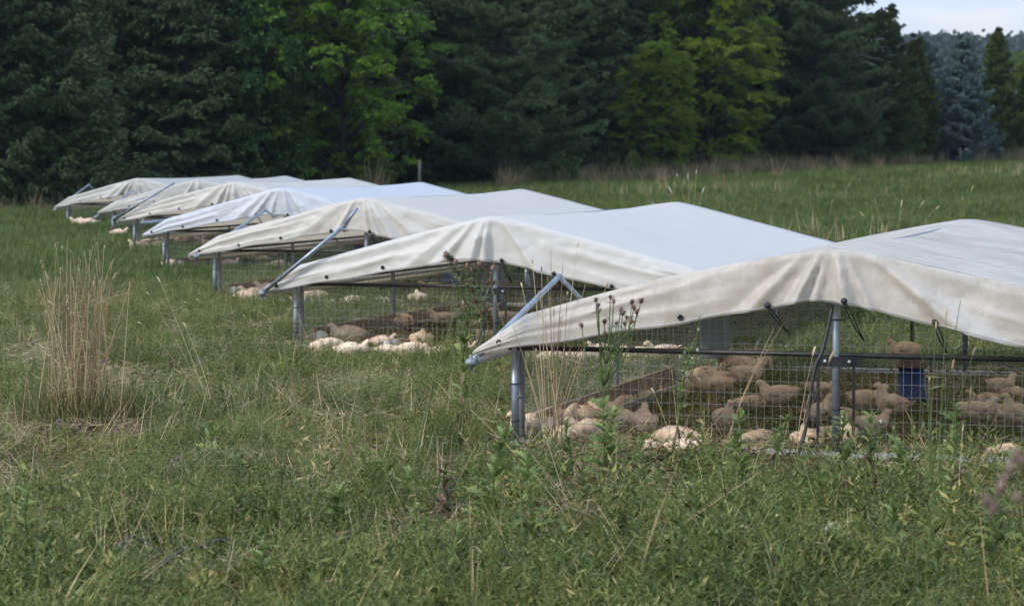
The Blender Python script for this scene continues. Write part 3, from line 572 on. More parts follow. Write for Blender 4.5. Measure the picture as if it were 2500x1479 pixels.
shrub(2100, TL(2100)-1.4, .9, .45, M['cedar'], 'low olive bush in the dry brush under the smaller pine')
# ------------------------------------------------------------------ wire fence in front of the trees
fe = empty('wire_fence', (0, 0, 0), 0, 'low grey wooden post and wire fence running along the treeline', 'fence')
fp = []
for px in (-160, 1025, 2343, 2640):
    d = TL(px)-2.4; x = X(px, d); z = float(ground_z(x, d)); hh = {1025: 1.28, 2343: .95}.get(px, .6); fp.append((x, d, z))
    mb = MB(); mb.tube([(x, d, z-.2), (x, d, z+hh*.6), (x, d, z+hh)], [.058, .056, .052], 8); mb.build('post', M['post'], fe)
for h in (.38, 1.12):
    mb = MB(); mb.tube([(x, d-.07, z+h) for x, d, z in fp], .0028, 4); mb.build('wire', M['black'], fe)
# ------------------------------------------------------------------ shelters
Bh = .632; Wc = 2.08; Ls = 5.46; Hr = 1.30
SKT = {1: ([-2.30, -1.6, -.99, -.39, -.25, -.11, .116, .3, .637, 1.12, 1.7, 2.30], [.60, .71, .81, .917, .955, .972, .948, .918, .83, .726, .65, .60]),
       0: ([-2.36, -1.73, -1.04, -.455, -.184, .083, .35, .61, 1.167, 1.75, 2.36], [.555, .652, .764, .862, .895, .878, .82, .766, .65, .58, .55])}
def roofz(u, i):
    a, b = ((.16, .033) if i == 0 else (.232, .008)); u = np.abs(u); return Hr-a*np.maximum(u-.03, 0)-b*u**2
def make_tarp(i, root, m, seed):
    uw = 1.96; ut = 2.30 if i == 0 else 2.36; tabx, tabz = SKT[1 if i == 0 else 0]; rr = random.Random(seed); o = seed*3.7
    us = np.linspace(-ut, ut, 231); vs = np.linspace(-.13, Ls+.13, 34); nu = len(us)
    def top(u, v):
        au = abs(u); z = float(roofz(min(au, uw), i)); zt = .60 if i == 0 else .56
        if au > uw: z = z+(zt+.03-z)*((au-uw)/(ut-uw))**1.0
        t = (v+.13)/(Ls+.26); sag = .035*sin(pi*min(max(t, 0), 1))*max(0, 1-au/2.2)+ .02*sin(pi*t)*(au/2)
        z -= sag; z += .006*noise.noise(Vector((u*2.2+o, v*1.1, o)))+.012*noise.noise(Vector((u*1.1+o, v*.6, o+5)))
        if au < .05: z -= .004
        return (u, v+.02*noise.noise(Vector((u*1.5, v, o)))*(1 if 0 < t < 1 else 0), z)
    V = [top(u, v) for v in vs for u in us]; ny = len(vs)
    Fc = [(j*nu+k, j*nu+k+1, (j+1)*nu+k+1, (j+1)*nu+k) for j in range(ny-1) for k in range(nu-1)]
    rows = 20
    pleats = [(-1.05, .020, .10), (-.78, .030, .08), (-.48, .040, .08), (-.22, .026, .05), (-.02, .028, .05), (.20, .040, .07), (.48, .030, .07), (.72, .034, .08), (.98, .022, .10)]
    pleats = [(c+rr.uniform(-.07, .07), a*rr.uniform(.7, 1.25), w) for c, a, w in pleats]
    rr.shuffle(pleats); pleats = pleats[:6]; pleats[0] = (pleats[0][0], .055, .10); pleats[1] = (pleats[1][0], .050, .07)
    for end, y0, sg, base in ((0, vs[0], -1, 0), (1, vs[-1], 1, (ny-1)*nu)):
        k0 = len(V)
        for r in range(0, rows+1):
            f = r/rows
            for k, u in enumerate(us):
                zt = V[base+k][2]; zb = float(np.interp(u, tabx, tabz))-(.0 if end == 0 else .03)+.006*sin(u*9+o)
                if abs(u) > ut-.02: zb = min(zb, zt-.015)
                if r == 0: V.append(tuple(V[base+k])); continue
                z = zt+(zb-zt)*f; dep = zt-z
                y = .016*sin(min(f*8, 1)*pi/2)+.03*f                              # rolls over the rafter tube, then hangs a little outwards
                th = math.atan2(u, dep+.14)
                for c, a, w in pleats: y += a*1.25*min(dep/.14, 1.3)*(max(0, 1-abs(th-c)/(w*1.7))**1.0)*(1 if abs(u) < 1.1 else max(0, 1-(abs(u)-1.1)/.5))
                q = (abs(u)-.5)/1.6
                if q > 0:                                                         # long creases running to the corner
                    for cc, aa in ((.28, .016), (.52, .020), (.76, .013)):
                        l = cc+.10*sin(u*1.3+o+cc*9)-(.18*(1-q) if u < 0 else .05)
                        y += aa*1.3*(max(0, 1-abs(f-l)/(.07 if f < l else .22))**1.1)*min(q*2, 1)*(.7+.6*noise.noise(Vector((u*1.7, cc*7, o))))
                y += .016*noise.noise(Vector((u*2.6+o, z*5, 2)))+.007*noise.noise(Vector((u*9+o, z*14, 5)))
                V.append((u+.012*noise.noise(Vector((u*4, z*4, o))), y0+sg*y, z))
            for k in range(nu-1):
                a = k0+(r-1)*nu+k; b = k0+r*nu+k
                if r: Fc.append((b, b+1, a+1, a) if end == 0 else (a, a+1, b+1, b))
    for s, kk in ((-1, 0), (1, nu-1)):                                             # short side hems, rolled round the eave tube
        k0 = len(V)
        for r in range(1, 5):
            f = r/4
            for j in range(ny):
                x, y, z = V[j*nu+kk]; V.append((x+s*.02*sin(f*pi), y, z-.075*f))
            for j in range(ny-1):
                a = (j*nu+kk, (j+1)*nu+kk) if r == 1 else (k0+(r-2)*ny+j, k0+(r-2)*ny+j+1); b = (k0+(r-1)*ny+j, k0+(r-1)*ny+j+1)
                Fc.append((a[0], b[0], b[1], a[1]) if s > 0 else (a[0], a[1], b[1], b[0]))
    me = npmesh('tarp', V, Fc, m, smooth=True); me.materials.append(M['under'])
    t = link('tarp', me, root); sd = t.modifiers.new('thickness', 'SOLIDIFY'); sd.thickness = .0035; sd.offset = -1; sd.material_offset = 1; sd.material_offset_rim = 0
    # seams across the roof and the doubled hem strip
    for v in ((1.15, 3.0) if i != 1 else (1.8,)):
        if i in (3,) and v > 2: continue
        s_ = MB(); p_ = [top(u, v+rr.uniform(-.02, .02)*0) for u in us[2:-2:2]]
        s_.add([(x, y+dy, z+.009) for x, y, z in p_ for dy in (-.004, .004)], [(2*k, 2*k+2, 2*k+3, 2*k+1) for k in range(len(p_)-1)]); s_.build('seam', M['seam'], t)
    hm = MB(); pr = V[(ny)*nu+(rows-1)*nu:(ny)*nu+(rows)*nu]; pr = pr[2:-2]
    hm.add([(x, y-.006, z+dz) for x, y, z in pr for dz in (-.0025, .0025)], [(2*k, 2*k+2, 2*k+3, 2*k+1) for k in range(len(pr)-1)]); hm.build('hem_stitching', M['seam'], t)
    def bottom(u): k = int(np.argmin(np.abs(us-u))); return Vector(V[ny*nu+rows*nu+k])
    return t, bottom, lambda u: float(roofz(u, i))
M['seam'] = simple('seam_grey', (.42, .41, .39), .7, 0, 9, (.52, .51, .49))
def grommet(root, p, r=.018):
    mb = MB(); n = 12
    vs = [(p.x+rad*cos(2*pi*k/n), p.y+yy, p.z+rad*sin(2*pi*k/n)) for rad, yy in ((r, 0), (r*.8, -.006), (r*.45, -.006), (r*.4, .004)) for k in range(n)]
    mb.add(vs, [(a*n+k, a*n+(k+1) % n, (a+1)*n+(k+1) % n, (a+1)*n+k) for a in range(3) for k in range(n)]+[tuple(3*n+k for k in range(n))]); return mb.build('grommet', M['rubber'], root)
def bungee(root, p, q):
    mb = MB(); mb.ball(p+Vector((0, -.022, 0)), .021, 10, 8); b = mb.build('bungee_ball', M['rubber'], root)
    for s in (-1, 1):
        c = MB(); o = Vector((s*.007, -.012, -.01)); pts = [p+o, p.lerp(q, .35)+o+Vector((s*.006, 0, 0)), p.lerp(q, .7)+o, q]; c.tube(pts, .0045, 5); c.build('bungee_cord', M['rubber'], root)
def post(root, x, y, h, r=.026, name='post', m='galv', ties=(.2, .45), z0=-.05):
    mb = MB(); mb.tube([(x, y, z0), (x, y, h)], r, 12); o = mb.build(name, M[m], root)
    for z in ties:
        t = MB(); t.tube([(x, y, z-.004), (x, y, z+.004)], r+.0045, 10); t.tube([(x+r, y, z), (x+r+.03, y-.01, z+.006)], .0022, 4); t.build('zip_tie', M['black'], o)
    return o
TNAME = ['nearest shelter, soiled white tarp with dirt streaks, at the right side of the photo', 'second nearest shelter, clean bright white tarp, its left corner behind the brown thistle',
         'third shelter from the camera, cream tarp with brown underside', 'fourth shelter from the camera, bluish white tarp', 'fifth shelter from the camera, cream tarp right behind the bluish one',
         'sixth shelter from the camera, dull grey-white tarp, only a strip seen', 'farthest shelter at the left, greyish tarp above the dark trees']
TM = ['tarp1', 'tarp2', 'tarp3', 'tarp4', 'tarp3', 'tarp5', 'tarp5']
HANDLE = [dict(a=(-2.33, -.15, .60), b=(-1.99, 2.55, .86), px=[(1150, 885), (1365, 675), (1417, 728)]), dict(px=[(640, 716), (840, 552), (872, 508)]), dict(px=[(480, 626), (648, 513), (672, 530)]),
          dict(px=[(349, 544), (405, 537)]), dict(px=[(280, 532), (424, 448)]), dict(px=[(233, 531), (325, 466), (336, 476)]), dict(px=[(133, 513), (217, 451), (226, 461)])]
shelters = []
def to_local(p, i):
    x, y, z, a = SH[i]; dx, dy = p.x-x, p.y-y; return Vector((dx*cos(a)-dy*sin(a), dx*sin(a)+dy*cos(a), p.z-z))
def to_world(u, v, h, i):
    x, y, z, a = SH[i]; return Vector((x+u*cos(a)+v*sin(a), y-u*sin(a)+v*cos(a), z+h))
for i, (sx, sy, sz, a) in enumerate(SH):
    root = empty('chicken_shelter', (sx, sy, sz), -a, TNAME[i], 'poultry shelter', 'low movable chicken shelters standing in a row'); shelters.append(root)
    tarp, bot, rz_ = make_tarp(i, root, M[TM[i]], i+2)
    post(root, 0, 0, Hr-.02, .026, ties=(.30, .85), m='galv'); post(root, 0, Ls, Hr-.02, .024, m='galv_dull', ties=())
    for s in (-1, 1):
        post(root, s*Wc, 0, Bh, .025, ties=(.16, .40)); post(root, s*(Wc-.0), .13, Bh+.02, .022, ties=(.3,), m='galv_dull'); post(root, s*Wc, Ls, Bh, .025, ties=(), m='galv_dull')
        post(root, s*Wc, Ls*.42, Bh, .022, ties=(), m='galv_dull')
        mb = MB(); mb.tube([(s*Wc, -.02, Bh), (s*Wc, Ls+.02, Bh)], .016, 8); mb.build('side_rail', M['black'], root)
        mb = MB(); xe = s*(2.29 if i == 0 else 2.35); mb.tube([(xe, -.15, .56), (xe, Ls+.15, .56)], .024, 10); mb.build('eave_tube', M['alu'], root)
        mb = MB(); mb.box((s*Wc, Ls/2, .02), (.03, Ls/2+.03, .02)); mb.build('skid_rail', M['alu'], root, False)
    for v in (0, Ls):
        mb = MB(); mb.tube([(-Wc-.04, v, Bh), (0, v, Bh+.002), (Wc+.04, v, Bh)], .017, 8); mb.build('cross_bar', M['black'], root)
        mb = MB(); mb.box((0, v, .022), (Wc-.035, .028, .018)); mb.build('skid_rail', M['alu'], root, False)
    for v in (-.1, Ls/3, Ls*2/3, Ls+.1):
        mb = MB(); mb.tube([(u, v, float(roofz(u, i))-(.022 if v in (-.1, Ls+.1) else .085)) for u in np.linspace(-1.94, 1.94, 21)], .015, 7); mb.build('rafter', M['galv_dull'], root)
    mb = MB(); mb.tube([(0, -.08, Hr-.045), (0, Ls+.08, Hr-.045)], .014, 8); mb.build('ridge_tube', M['galv_dull'], root)
    # wire panels
    def wires(name, pts):
        w = MB()
        for p, q in pts: w.tube([p, q], .00135, 3, cap=False)
        w.build(name, M['wire'], root)
    W_ = []
    for v in (.03, Ls-.03):
        l = []
        for u in np.arange(-Wc+.05, Wc-.03, .0508): l.append(((u, v, .03), (u, v, float(roofz(u, i))-.10)))
        for h in np.arange(.075, 1.2, .0762):
            w = Wc-.02 if h < Bh+.1 else (Hr-.1-h)/.232
            if w > .1: l.append(((-w, v, h), (w, v, h)))
        wires('wire_mesh', l)
    for s in (-1, 1):
        l = [((s*(Wc-.03), v, .03), (s*(Wc-.03), v, Bh)) for v in np.arange(.05, Ls, .0508 if i < 2 else .0762)]+[((s*(Wc-.03), .03, h), (s*(Wc-.03), Ls-.03, h)) for h in np.arange(.075, Bh, .0762)]
        wires('wire_mesh', l)
    # lifting frame on the centre post
    for x in (-.105, .115):
        mb = MB(); mb.box((x, -.035, Bh*.52), (.0085, .006, Bh*.46)); mb.build('lift_strap', M['black'], root, False)
    mb = MB(); mb.tube([(-.25, -.04, .075), (.26, -.04, .075)], .012, 8); mb.build('lift_foot', M['black'], root)
    mb = MB(); mb.box((.03, -.03, Bh-.035), (.13, .009, .028)); bx_ = mb.build('bracket', M['black'], root, False)
    for x in (-.06, .09): q = MB(); q.ball((x, -.045, Bh-.035), .011, 8, 6, (1, .6, 1)); q.build('bolt', M['alu'], bx_)
    # grommets, bungees
    if i == 0: gs = (-2.12, -.93); bs = ((-.385, .10, -.19), (.105, .07, -.26), (.632, .04, -.20), (1.25, -.05, -.2), (1.8, -.05, -.12))
    else: gs = (-2.2, -1.66, -1.06) if i < 5 else (-1.6, -1.0); bs = ((-.40, .02, -.16), (.14, .03, -.22), (.66, .03, -.15), (1.22, .0, -.12))
    for u in gs: q = bot(u); grommet(tarp, q+Vector((0, -.006, .045)), .020)
    for u, dx, dz in bs:
        q = bot(u)+Vector((0, 0, .028)); e = Vector((q.x+dx, .0, q.z+dz)); bungee(tarp, q, e)
    # box on the rear left post
    mb = MB(); mb.box((-Wc+.14, Ls-.75, .40), (.095, .11, .23)); q = mb.build('control_box', M['greybox'], root, False)
    md = q.modifiers.new('bevel', 'BEVEL'); md.width = .008; md.segments = 2
    # tube handle laid over the left eave
    px = HANDLE[i]['px']; vv = [-.22, 1.35, 1.75][:len(px)]
    if i == 1: vv = [-.22, -.24, -.22]
    elif i == 3: vv = [-.2, .3]
    elif i == 4: vv = [-.22, -.2]
    pts = []
    for (x, y), v in zip(px, vv):                   # the tube lies at a known distance behind the gable plane
        d = sy; 
        for _ in range(20):
            w_ = P(x, y, d); l_ = to_local(w_, i); d -= (l_.y-v)/cos(a)
        pts.append(to_local(P(x, y, d), i))
    for k in range(len(pts)-1):
        mb = MB(); r = .019 if k == 0 else .016
        mb.tube([pts[k], pts[k+1]], r, 10); hnd = mb.build('handle_tube', M['galv'], root)
    mb = MB(); mb.ball(pts[0], .035, 10, 7, (1.2, 1, .8)); mb.tube([pts[0]+Vector((0, 0, -.05)), pts[0]+Vector((0, 0, .05))], .012, 6); mb.build('clamp', M['galv_dull'], root)
    mb = MB(); mb.ball(pts[1], .022, 8, 6); mb.build('joint', M['galv_dull'], root)
# hanging black hose on the nearest shelter
def pxpts(lst): return [P(x, y, d) for x, y, d in lst]
def smooth(pts, n=6):
    out = []
    for k in range(len(pts)-1):
        p0 = pts[max(k-1, 0)]; p1 = pts[k]; p2 = pts[k+1]; p3 = pts[min(k+2, len(pts)-1)]
        for j in range(n):
            t = j/n; out.append(.5*((2*p1)+(p2-p0)*t+(2*p0-5*p1+4*p2-p3)*t*t+(3*p1-p0-3*p2+p3)*t**3))
    return out+[pts[-1]]
def hose(name, lst, r, label, cat='hose', ground=False):
    pts = smooth([G(x, y)+Vector((0, 0, .02+dz)) for x, y, dz in lst] if ground else pxpts(lst)); mb = MB(); mb.tube(pts, r, 8); return tag(mb.build(name, M['rubber']), label, cat)
hose('water_hose', [(2033, 745, 14.45), (2010, 850, 14.38), (1988, 905, 14.36), (1968, 1040, 14.3), (1948, 1110, 14.2), (1912, 1165, 13.95)], .011, 'black hose hanging down beside the centre post of the nearest shelter')
hose('water_hose', [(1180, 745, 22.0), (1172, 820, 21.95), (1150, 862, 21.8), (1120, 880, 21.6), (1080, 897, 21.0)], .011, 'black hose coming out of the second shelter onto the grass')
for h_, lb_ in zip(HOSES, ('longest black hose lying in the weeds at the bottom left', 'short black hose arch left of the longest hose', 'black hose bit at the bottom left corner', 'thin black hose piece crossing the corner hose', 'lowest black hose piece at the bottom left edge of the photo')):
    hose('irrigation_hose', [(x, y, z) for x, y, z in h_], .010, lb_, ground=True)
# feeders and troughs
ORD = ['nearest', 'second', 'third', 'fourth', 'fifth', 'sixth', 'farthest']
for i in range(5):
    a = SH[i][3]; w = to_world(0, 2.8, 0, i)
    f = empty('hanging_feeder', w, -a, 'blue drum feeder with brown hopper hanging inside the %s shelter' % ORD[i], 'feeder', 'hanging drum feeders')
    mb = MB(); n = 20; prof = [(.0, .06), (.13, .06), (.135, .10), (.105, .11), (.095, .30), (.10, .31)]
    mb.add([(r*cos(2*pi*k/n), r*sin(2*pi*k/n), z) for r, z in prof for k in range(n)], [(q*n+k, q*n+(k+1) % n, (q+1)*n+(k+1) % n, (q+1)*n+k) for q in range(len(prof)-1) for k in range(n)]); mb.build('drum', M['blue'], f)
    mb = MB(); prof = [(.118, .312), (.118, .325), (.085, .375), (0, .380)]
    mb.add([(r*cos(2*pi*k/n), r*sin(2*pi*k/n), z) for r, z in prof for k in range(n)], [(q*n+k, q*n+(k+1) % n, (q+1)*n+(k+1) % n, (q+1)*n+k) for q in range(len(prof)-1) for k in range(n)]); mb.build('hopper', M['brownp'], f)
    mb = MB(); mb.box((0, 0, .84), (.012, .004, .39)); mb.build('strap', M['black'], f, False)
    t = empty('feed_trough', to_world(-1.93, .25, 0, i), -a, 'long board-backed feed trough along the left side of the %s shelter' % ORD[i], 'trough', 'long feed troughs')
    mb = MB(); mb.box((-.085, 1.7, .135), (.011, 1.7, .055)); mb.build('back_board', M['wood'], t, False)
    mb = MB(); n = 9
    mb.add([(.075*cos(pi+pi*k/(n-1)), y, .085+.075*sin(pi+pi*k/(n-1))) for y in (0, 3.4) for k in range(n)], [(k, k+1, n+k+1, n+k) for k in range(n-1)]); tr_ = mb.build('gutter', M['trough'], t)
    q = tr_.modifiers.new('thick', 'SOLIDIFY'); q.thickness = .006
    mb = MB(); mb.tube([(.075, 0, .09), (.075, 3.4, .09)], .012, 6); mb.build('rim', M['trough'], t)
    for y in (-.012, 3.412):
        mb = MB(); mb.tube([(0, y-.005, .085), (0, y+.005, .085)], .080, 18); mb.build('end_plate', M['white_plastic'], t)
# small bowl and tray on the ground at the second shelter
mb = MB(); n = 16; prof = [(.0, .0), (.10, .0), (.115, .06), (.11, .06), (.095, .01)]
mb.add([(r*cos(2*pi*k/n), r*sin(2*pi*k/n), z) for r, z in prof for k in range(n)], [(q*n+k, q*n+(k+1) % n, (q+1)*n+(k+1) % n, (q+1)*n+k) for q in range(len(prof)-1) for k in range(n)])
bw = tag(mb.build('water_bowl', M['alu']), 'grey metal water bowl at the front wire of the second shelter', 'bowl'); bw.location = to_world(-1.18, .2, .03, 1)
mb = MB(); mb.box((0, 0, 0), (.13, .04, .008)); tg = tag(mb.build('wood_slat', M['trough'], None, False), 'pale wooden slat lying across the metal water bowl', 'slat'); tg.location = to_world(-1.2, .2, .102, 1); tg.rotation_euler = (0, .05, -.5)
# ------------------------------------------------------------------ chickens
SPN = {
 'stand': [(-.145, .185, .005, .005), (-.130, .182, .024, .016), (-.100, .168, .048, .040), (-.055, .150, .068, .062), (.005, .140, .078, .072), (.050, .146, .070, .068), (.082, .166, .050, .050), (.100, .190, .034, .036), (.112, .210, .027, .027), (.127, .222, .025, .024), (.143, .220, .018, .017), (.154, .214, .006, .006)],
 'alert': [(-.125, .14, .005, .005), (-.112, .146, .024, .018), (-.085, .142, .050, .042), (-.045, .138, .070, .066), (.005, .146, .077, .074), (.038, .168, .064, .064), (.056, .200, .043, .043), (.064, .228, .029, .029), (.072, .250, .025, .025), (.086, .264, .025, .023), (.102, .262, .017, .016), (.113, .256, .006, .006)],
 'sit': [(-.145, .095, .006, .006), (-.130, .098, .026, .020), (-.095, .090, .058, .044), (-.045, .082, .082, .068), (.010, .080, .088, .074), (.055, .084, .074, .064), (.086, .098, .050, .048), (.102, .118, .034, .034), (.112, .138, .026, .026), (.125, .150, .024, .024), (.141, .149, .017, .016), (.151, .143, .006, .006)],
 'sleep': [(-.145, .085, .006, .006), (-.130, .090, .028, .020), (-.095, .084, .060, .046), (-.045, .078, .084, .070), (.012, .074, .090, .070), (.062, .074, .076, .062), (.096, .078, .050, .048), (.120, .080, .034, .034), (.138, .072, .027, .027), (.153, .060, .022, .022), (.166, .048, .014, .014), (.173, .040, .006, .006)],
 'peck': [(-.145, .215, .005, .005), (-.130, .210, .024, .016), (-.100, .190, .048, .040), (-.055, .165, .068, .062), (.005, .140, .077, .072), (.050, .122, .066, .064), (.085, .100, .046, .047), (.108, .076, .030, .032), (.126, .056, .024, .024), (.140, .040, .021, .021), (.149, .024, .015, .015), (.154, .014, .006, .006)]}
def catmull(K, n):
    K = np.array(K); t = np.linspace(0, len(K)-1, n); out = []
    for q in t:
        k = min(int(q), len(K)-2); f = q-k; p0, p1, p2, p3 = K[max(k-1, 0)], K[k], K[k+1], K[min(k+2, len(K)-1)]
        out.append(.5*((2*p1)+(p2-p0)*f+(2*p0-5*p1+4*p2-p3)*f*f+(3*p1-p0-3*p2+p3)*f**3))
    return np.array(out)
def chicken_parts(kind, seed):
    K = catmull(SPN[kind], 44); n = 20; V = []; m = len(K)
    for i in range(m):
        y, z, w, h = K[i]; w = max(w, .003); h = max(h, .003); d = K[min(i+1, m-1)][:2]-K[max(i-1, 0)][:2]; d /= max(np.linalg.norm(d), 1e-6); up = np.array([-d[1], d[0]])
        for k in range(n):
            a = 2*pi*k/n; x = cos(a)*w; s = sin(a)*h; p = Vector((x, y+up[0]*s, z+up[1]*s))
            dn = (.006*noise.noise(p*28+Vector((seed, 0, 0)))+.003*noise.noise(p*75+Vector((seed, 3, 0))))*min(1, w/.03); p += Vector((cos(a), up[0]*sin(a), up[1]*sin(a)))*dn
            if kind in ('sit', 'sleep'): p.z = max(p.z, .012)
            V.append(tuple(p))
    Fc = [(i*n+k, (i+1)*n+k, (i+1)*n+(k+1) % n, i*n+(k+1) % n) for i in range(m-1) for k in range(n)]
    body = MB(); body.add(V, Fc+[tuple(range(n)), tuple(range(m*n-1, (m-1)*n-1, -1))]); out = dict(body=body.mesh('body', M['feather']))
    VA = np.array(V).reshape(m, n, 3); rr = np.random.default_rng(int(seed*10)+3); N = 620
    ii = rr.integers(5, 34, N); kk = rr.integers(0, n, N); pc = VA[ii, kk]; cen = VA[ii].mean(1); nrm = unit(pc-cen); back = unit(VA[ii-3].mean(1)-VA[ii+1].mean(1))
    dr = back+nrm*rr.uniform(.0, .28, (N, 1))+rr.normal(0, .14, (N, 3)); QQ = leaves(pc-nrm*.004, dr, rr.uniform(.012, .022, N), rr.uniform(.006, .010, N), .1, np.cross(back, nrm)*0+nrm)
    tf = 14; tb_ = np.tile(np.array([[0, K[3][0], K[3][1]]]), (tf, 1)); td = np.stack([rr.normal(0, .35, tf), -np.ones(tf), rr.uniform(-.1, .55, tf)], 1)
    QQ = np.concatenate([QQ, leaves(tb_, td, rr.uniform(.04, .06, tf), .016, .1, np.tile([0, 0, 1.], (tf, 1)))]); QQ[..., 2] = np.maximum(QQ[..., 2], .006)
    out['plumage'] = quads_mesh('plumage', QQ, M['feather'])
    by, bz, bw_, bh = SPN[kind][4]; wings = []
    for s in (-1, 1):                                    # folded wing lying on the flank
        w = MB(); nn = 9; vs = []
        for i in range(9):
            f = i/8; yy = by+.055-.165*f; zz = bz+.022-.012*f+(.02 if kind in ('peck', 'stand') else 0)*f; hh = .040*math.sin(pi*min(1, .18+f*.80))**.7+.002; xx = (bw_+.004)*(1-.55*max(0, f-.35)/.65)
            for k in range(nn):
                g = k/(nn-1); aa = (g-.5)*2; vs.append((s*(xx*(1-.16*aa*aa)+.010*(1-aa*aa)-(.006 if abs(aa) == 1 else 0)), yy-.01*aa*0, zz+aa*hh*(1 if aa > 0 else .95)+.0035*noise.noise(Vector((f*9, g*9, seed)))))
        w.add(vs, [((i*nn+k, i*nn+k+1, (i+1)*nn+k+1, (i+1)*nn+k) if s < 0 else (i*nn+k, (i+1)*nn+k, (i+1)*nn+k+1, i*nn+k+1)) for i in range(8) for k in range(nn-1)]); wings.append(w.mesh('wing', M['wingf']))
    out['wing'] = wings
    hy, hz = SPN[kind][-3][:2]; ty, tz = SPN[kind][-1][:2]; dv = Vector((0, ty-hy, tz-hz)).normalized(); upv = Vector((0, -dv.z, dv.y))
    tip = Vector((0, ty, tz)); b = MB(); b.tube([tip-dv*.010, tip+dv*.006, tip+dv*.016-upv*.003], [.0065, .0045, .0006], 6); out['beak'] = b.mesh('beak', M['beak'])
    c = MB(); hp = Vector((0, hy, hz))
    for q, r in ((-.008, .007), (.002, .010), (.012, .0075)): c.ball(hp+dv*q+upv*.020, r, 6, 5, (.35, 1, 1.1))
    c.ball(hp+dv*.012-upv*.018, .006, 6, 5, (.4, .8, 1.2)); out['comb'] = c.mesh('comb', M['skin'])
    out['eye'] = []
    for s in (-1, 1): e = MB(); e.ball(hp+dv*.006+upv*.004+Vector((s*.0185, 0, 0)), .0035, 6, 5); out['eye'].append(e.mesh('eye', M['eye']))
    out['leg'] = []
    if kind in ('stand', 'alert', 'peck'):
        for s in (-1, 1):
            l = MB(); x = s*.032; fy = .012*s; l.tube([(x*.9, -.01, .115), (x, .012, .085), (x, -.012+fy, .045), (x, fy, .010)], [.020, .014, .0062, .0055], 7)
            for aa in (-.5, 0, .5): l.tube([(x, fy, .008), (x+sin(aa)*.034, fy+cos(aa)*.034, .004)], [.0045, .002], 5)
            l.tube([(x, fy, .008), (x, fy-.018, .004)], [.004, .002], 5); out['leg'].append(l.mesh('leg', M['legskin']))
    return out
CK = {k: chicken_parts(k, j*1.7) for j, k in enumerate(SPN)}
def chicken(px, py, kind, face, sc, label, h=0., detail=True, group=None):
    """face: heading in degrees, 0 = faces right in the photo, 90 = away, 180 = left, 270 = at the camera"""
    w = G(px, py); w.z += h
    o = empty('chicken', w, radians(face-90), label, 'chicken', group); o.scale = (sc*random.uniform(.95, 1.05), sc, sc*random.uniform(.95, 1.05))
    K = CK[kind]; link('body', K['body'], o); link('plumage', K['plumage'], o)['kind'] = 'stuff'
    for q in K['wing']: link('wing', q, o)
    link('comb', K['comb'], o)
    if detail:
        link('beak', K['beak'], o)
        for q in K['eye']: link('eye', q, o)
        for q in K['leg']: link('leg', q, o)
    return o
g1 = 'young cream chickens in the nearest shelter'
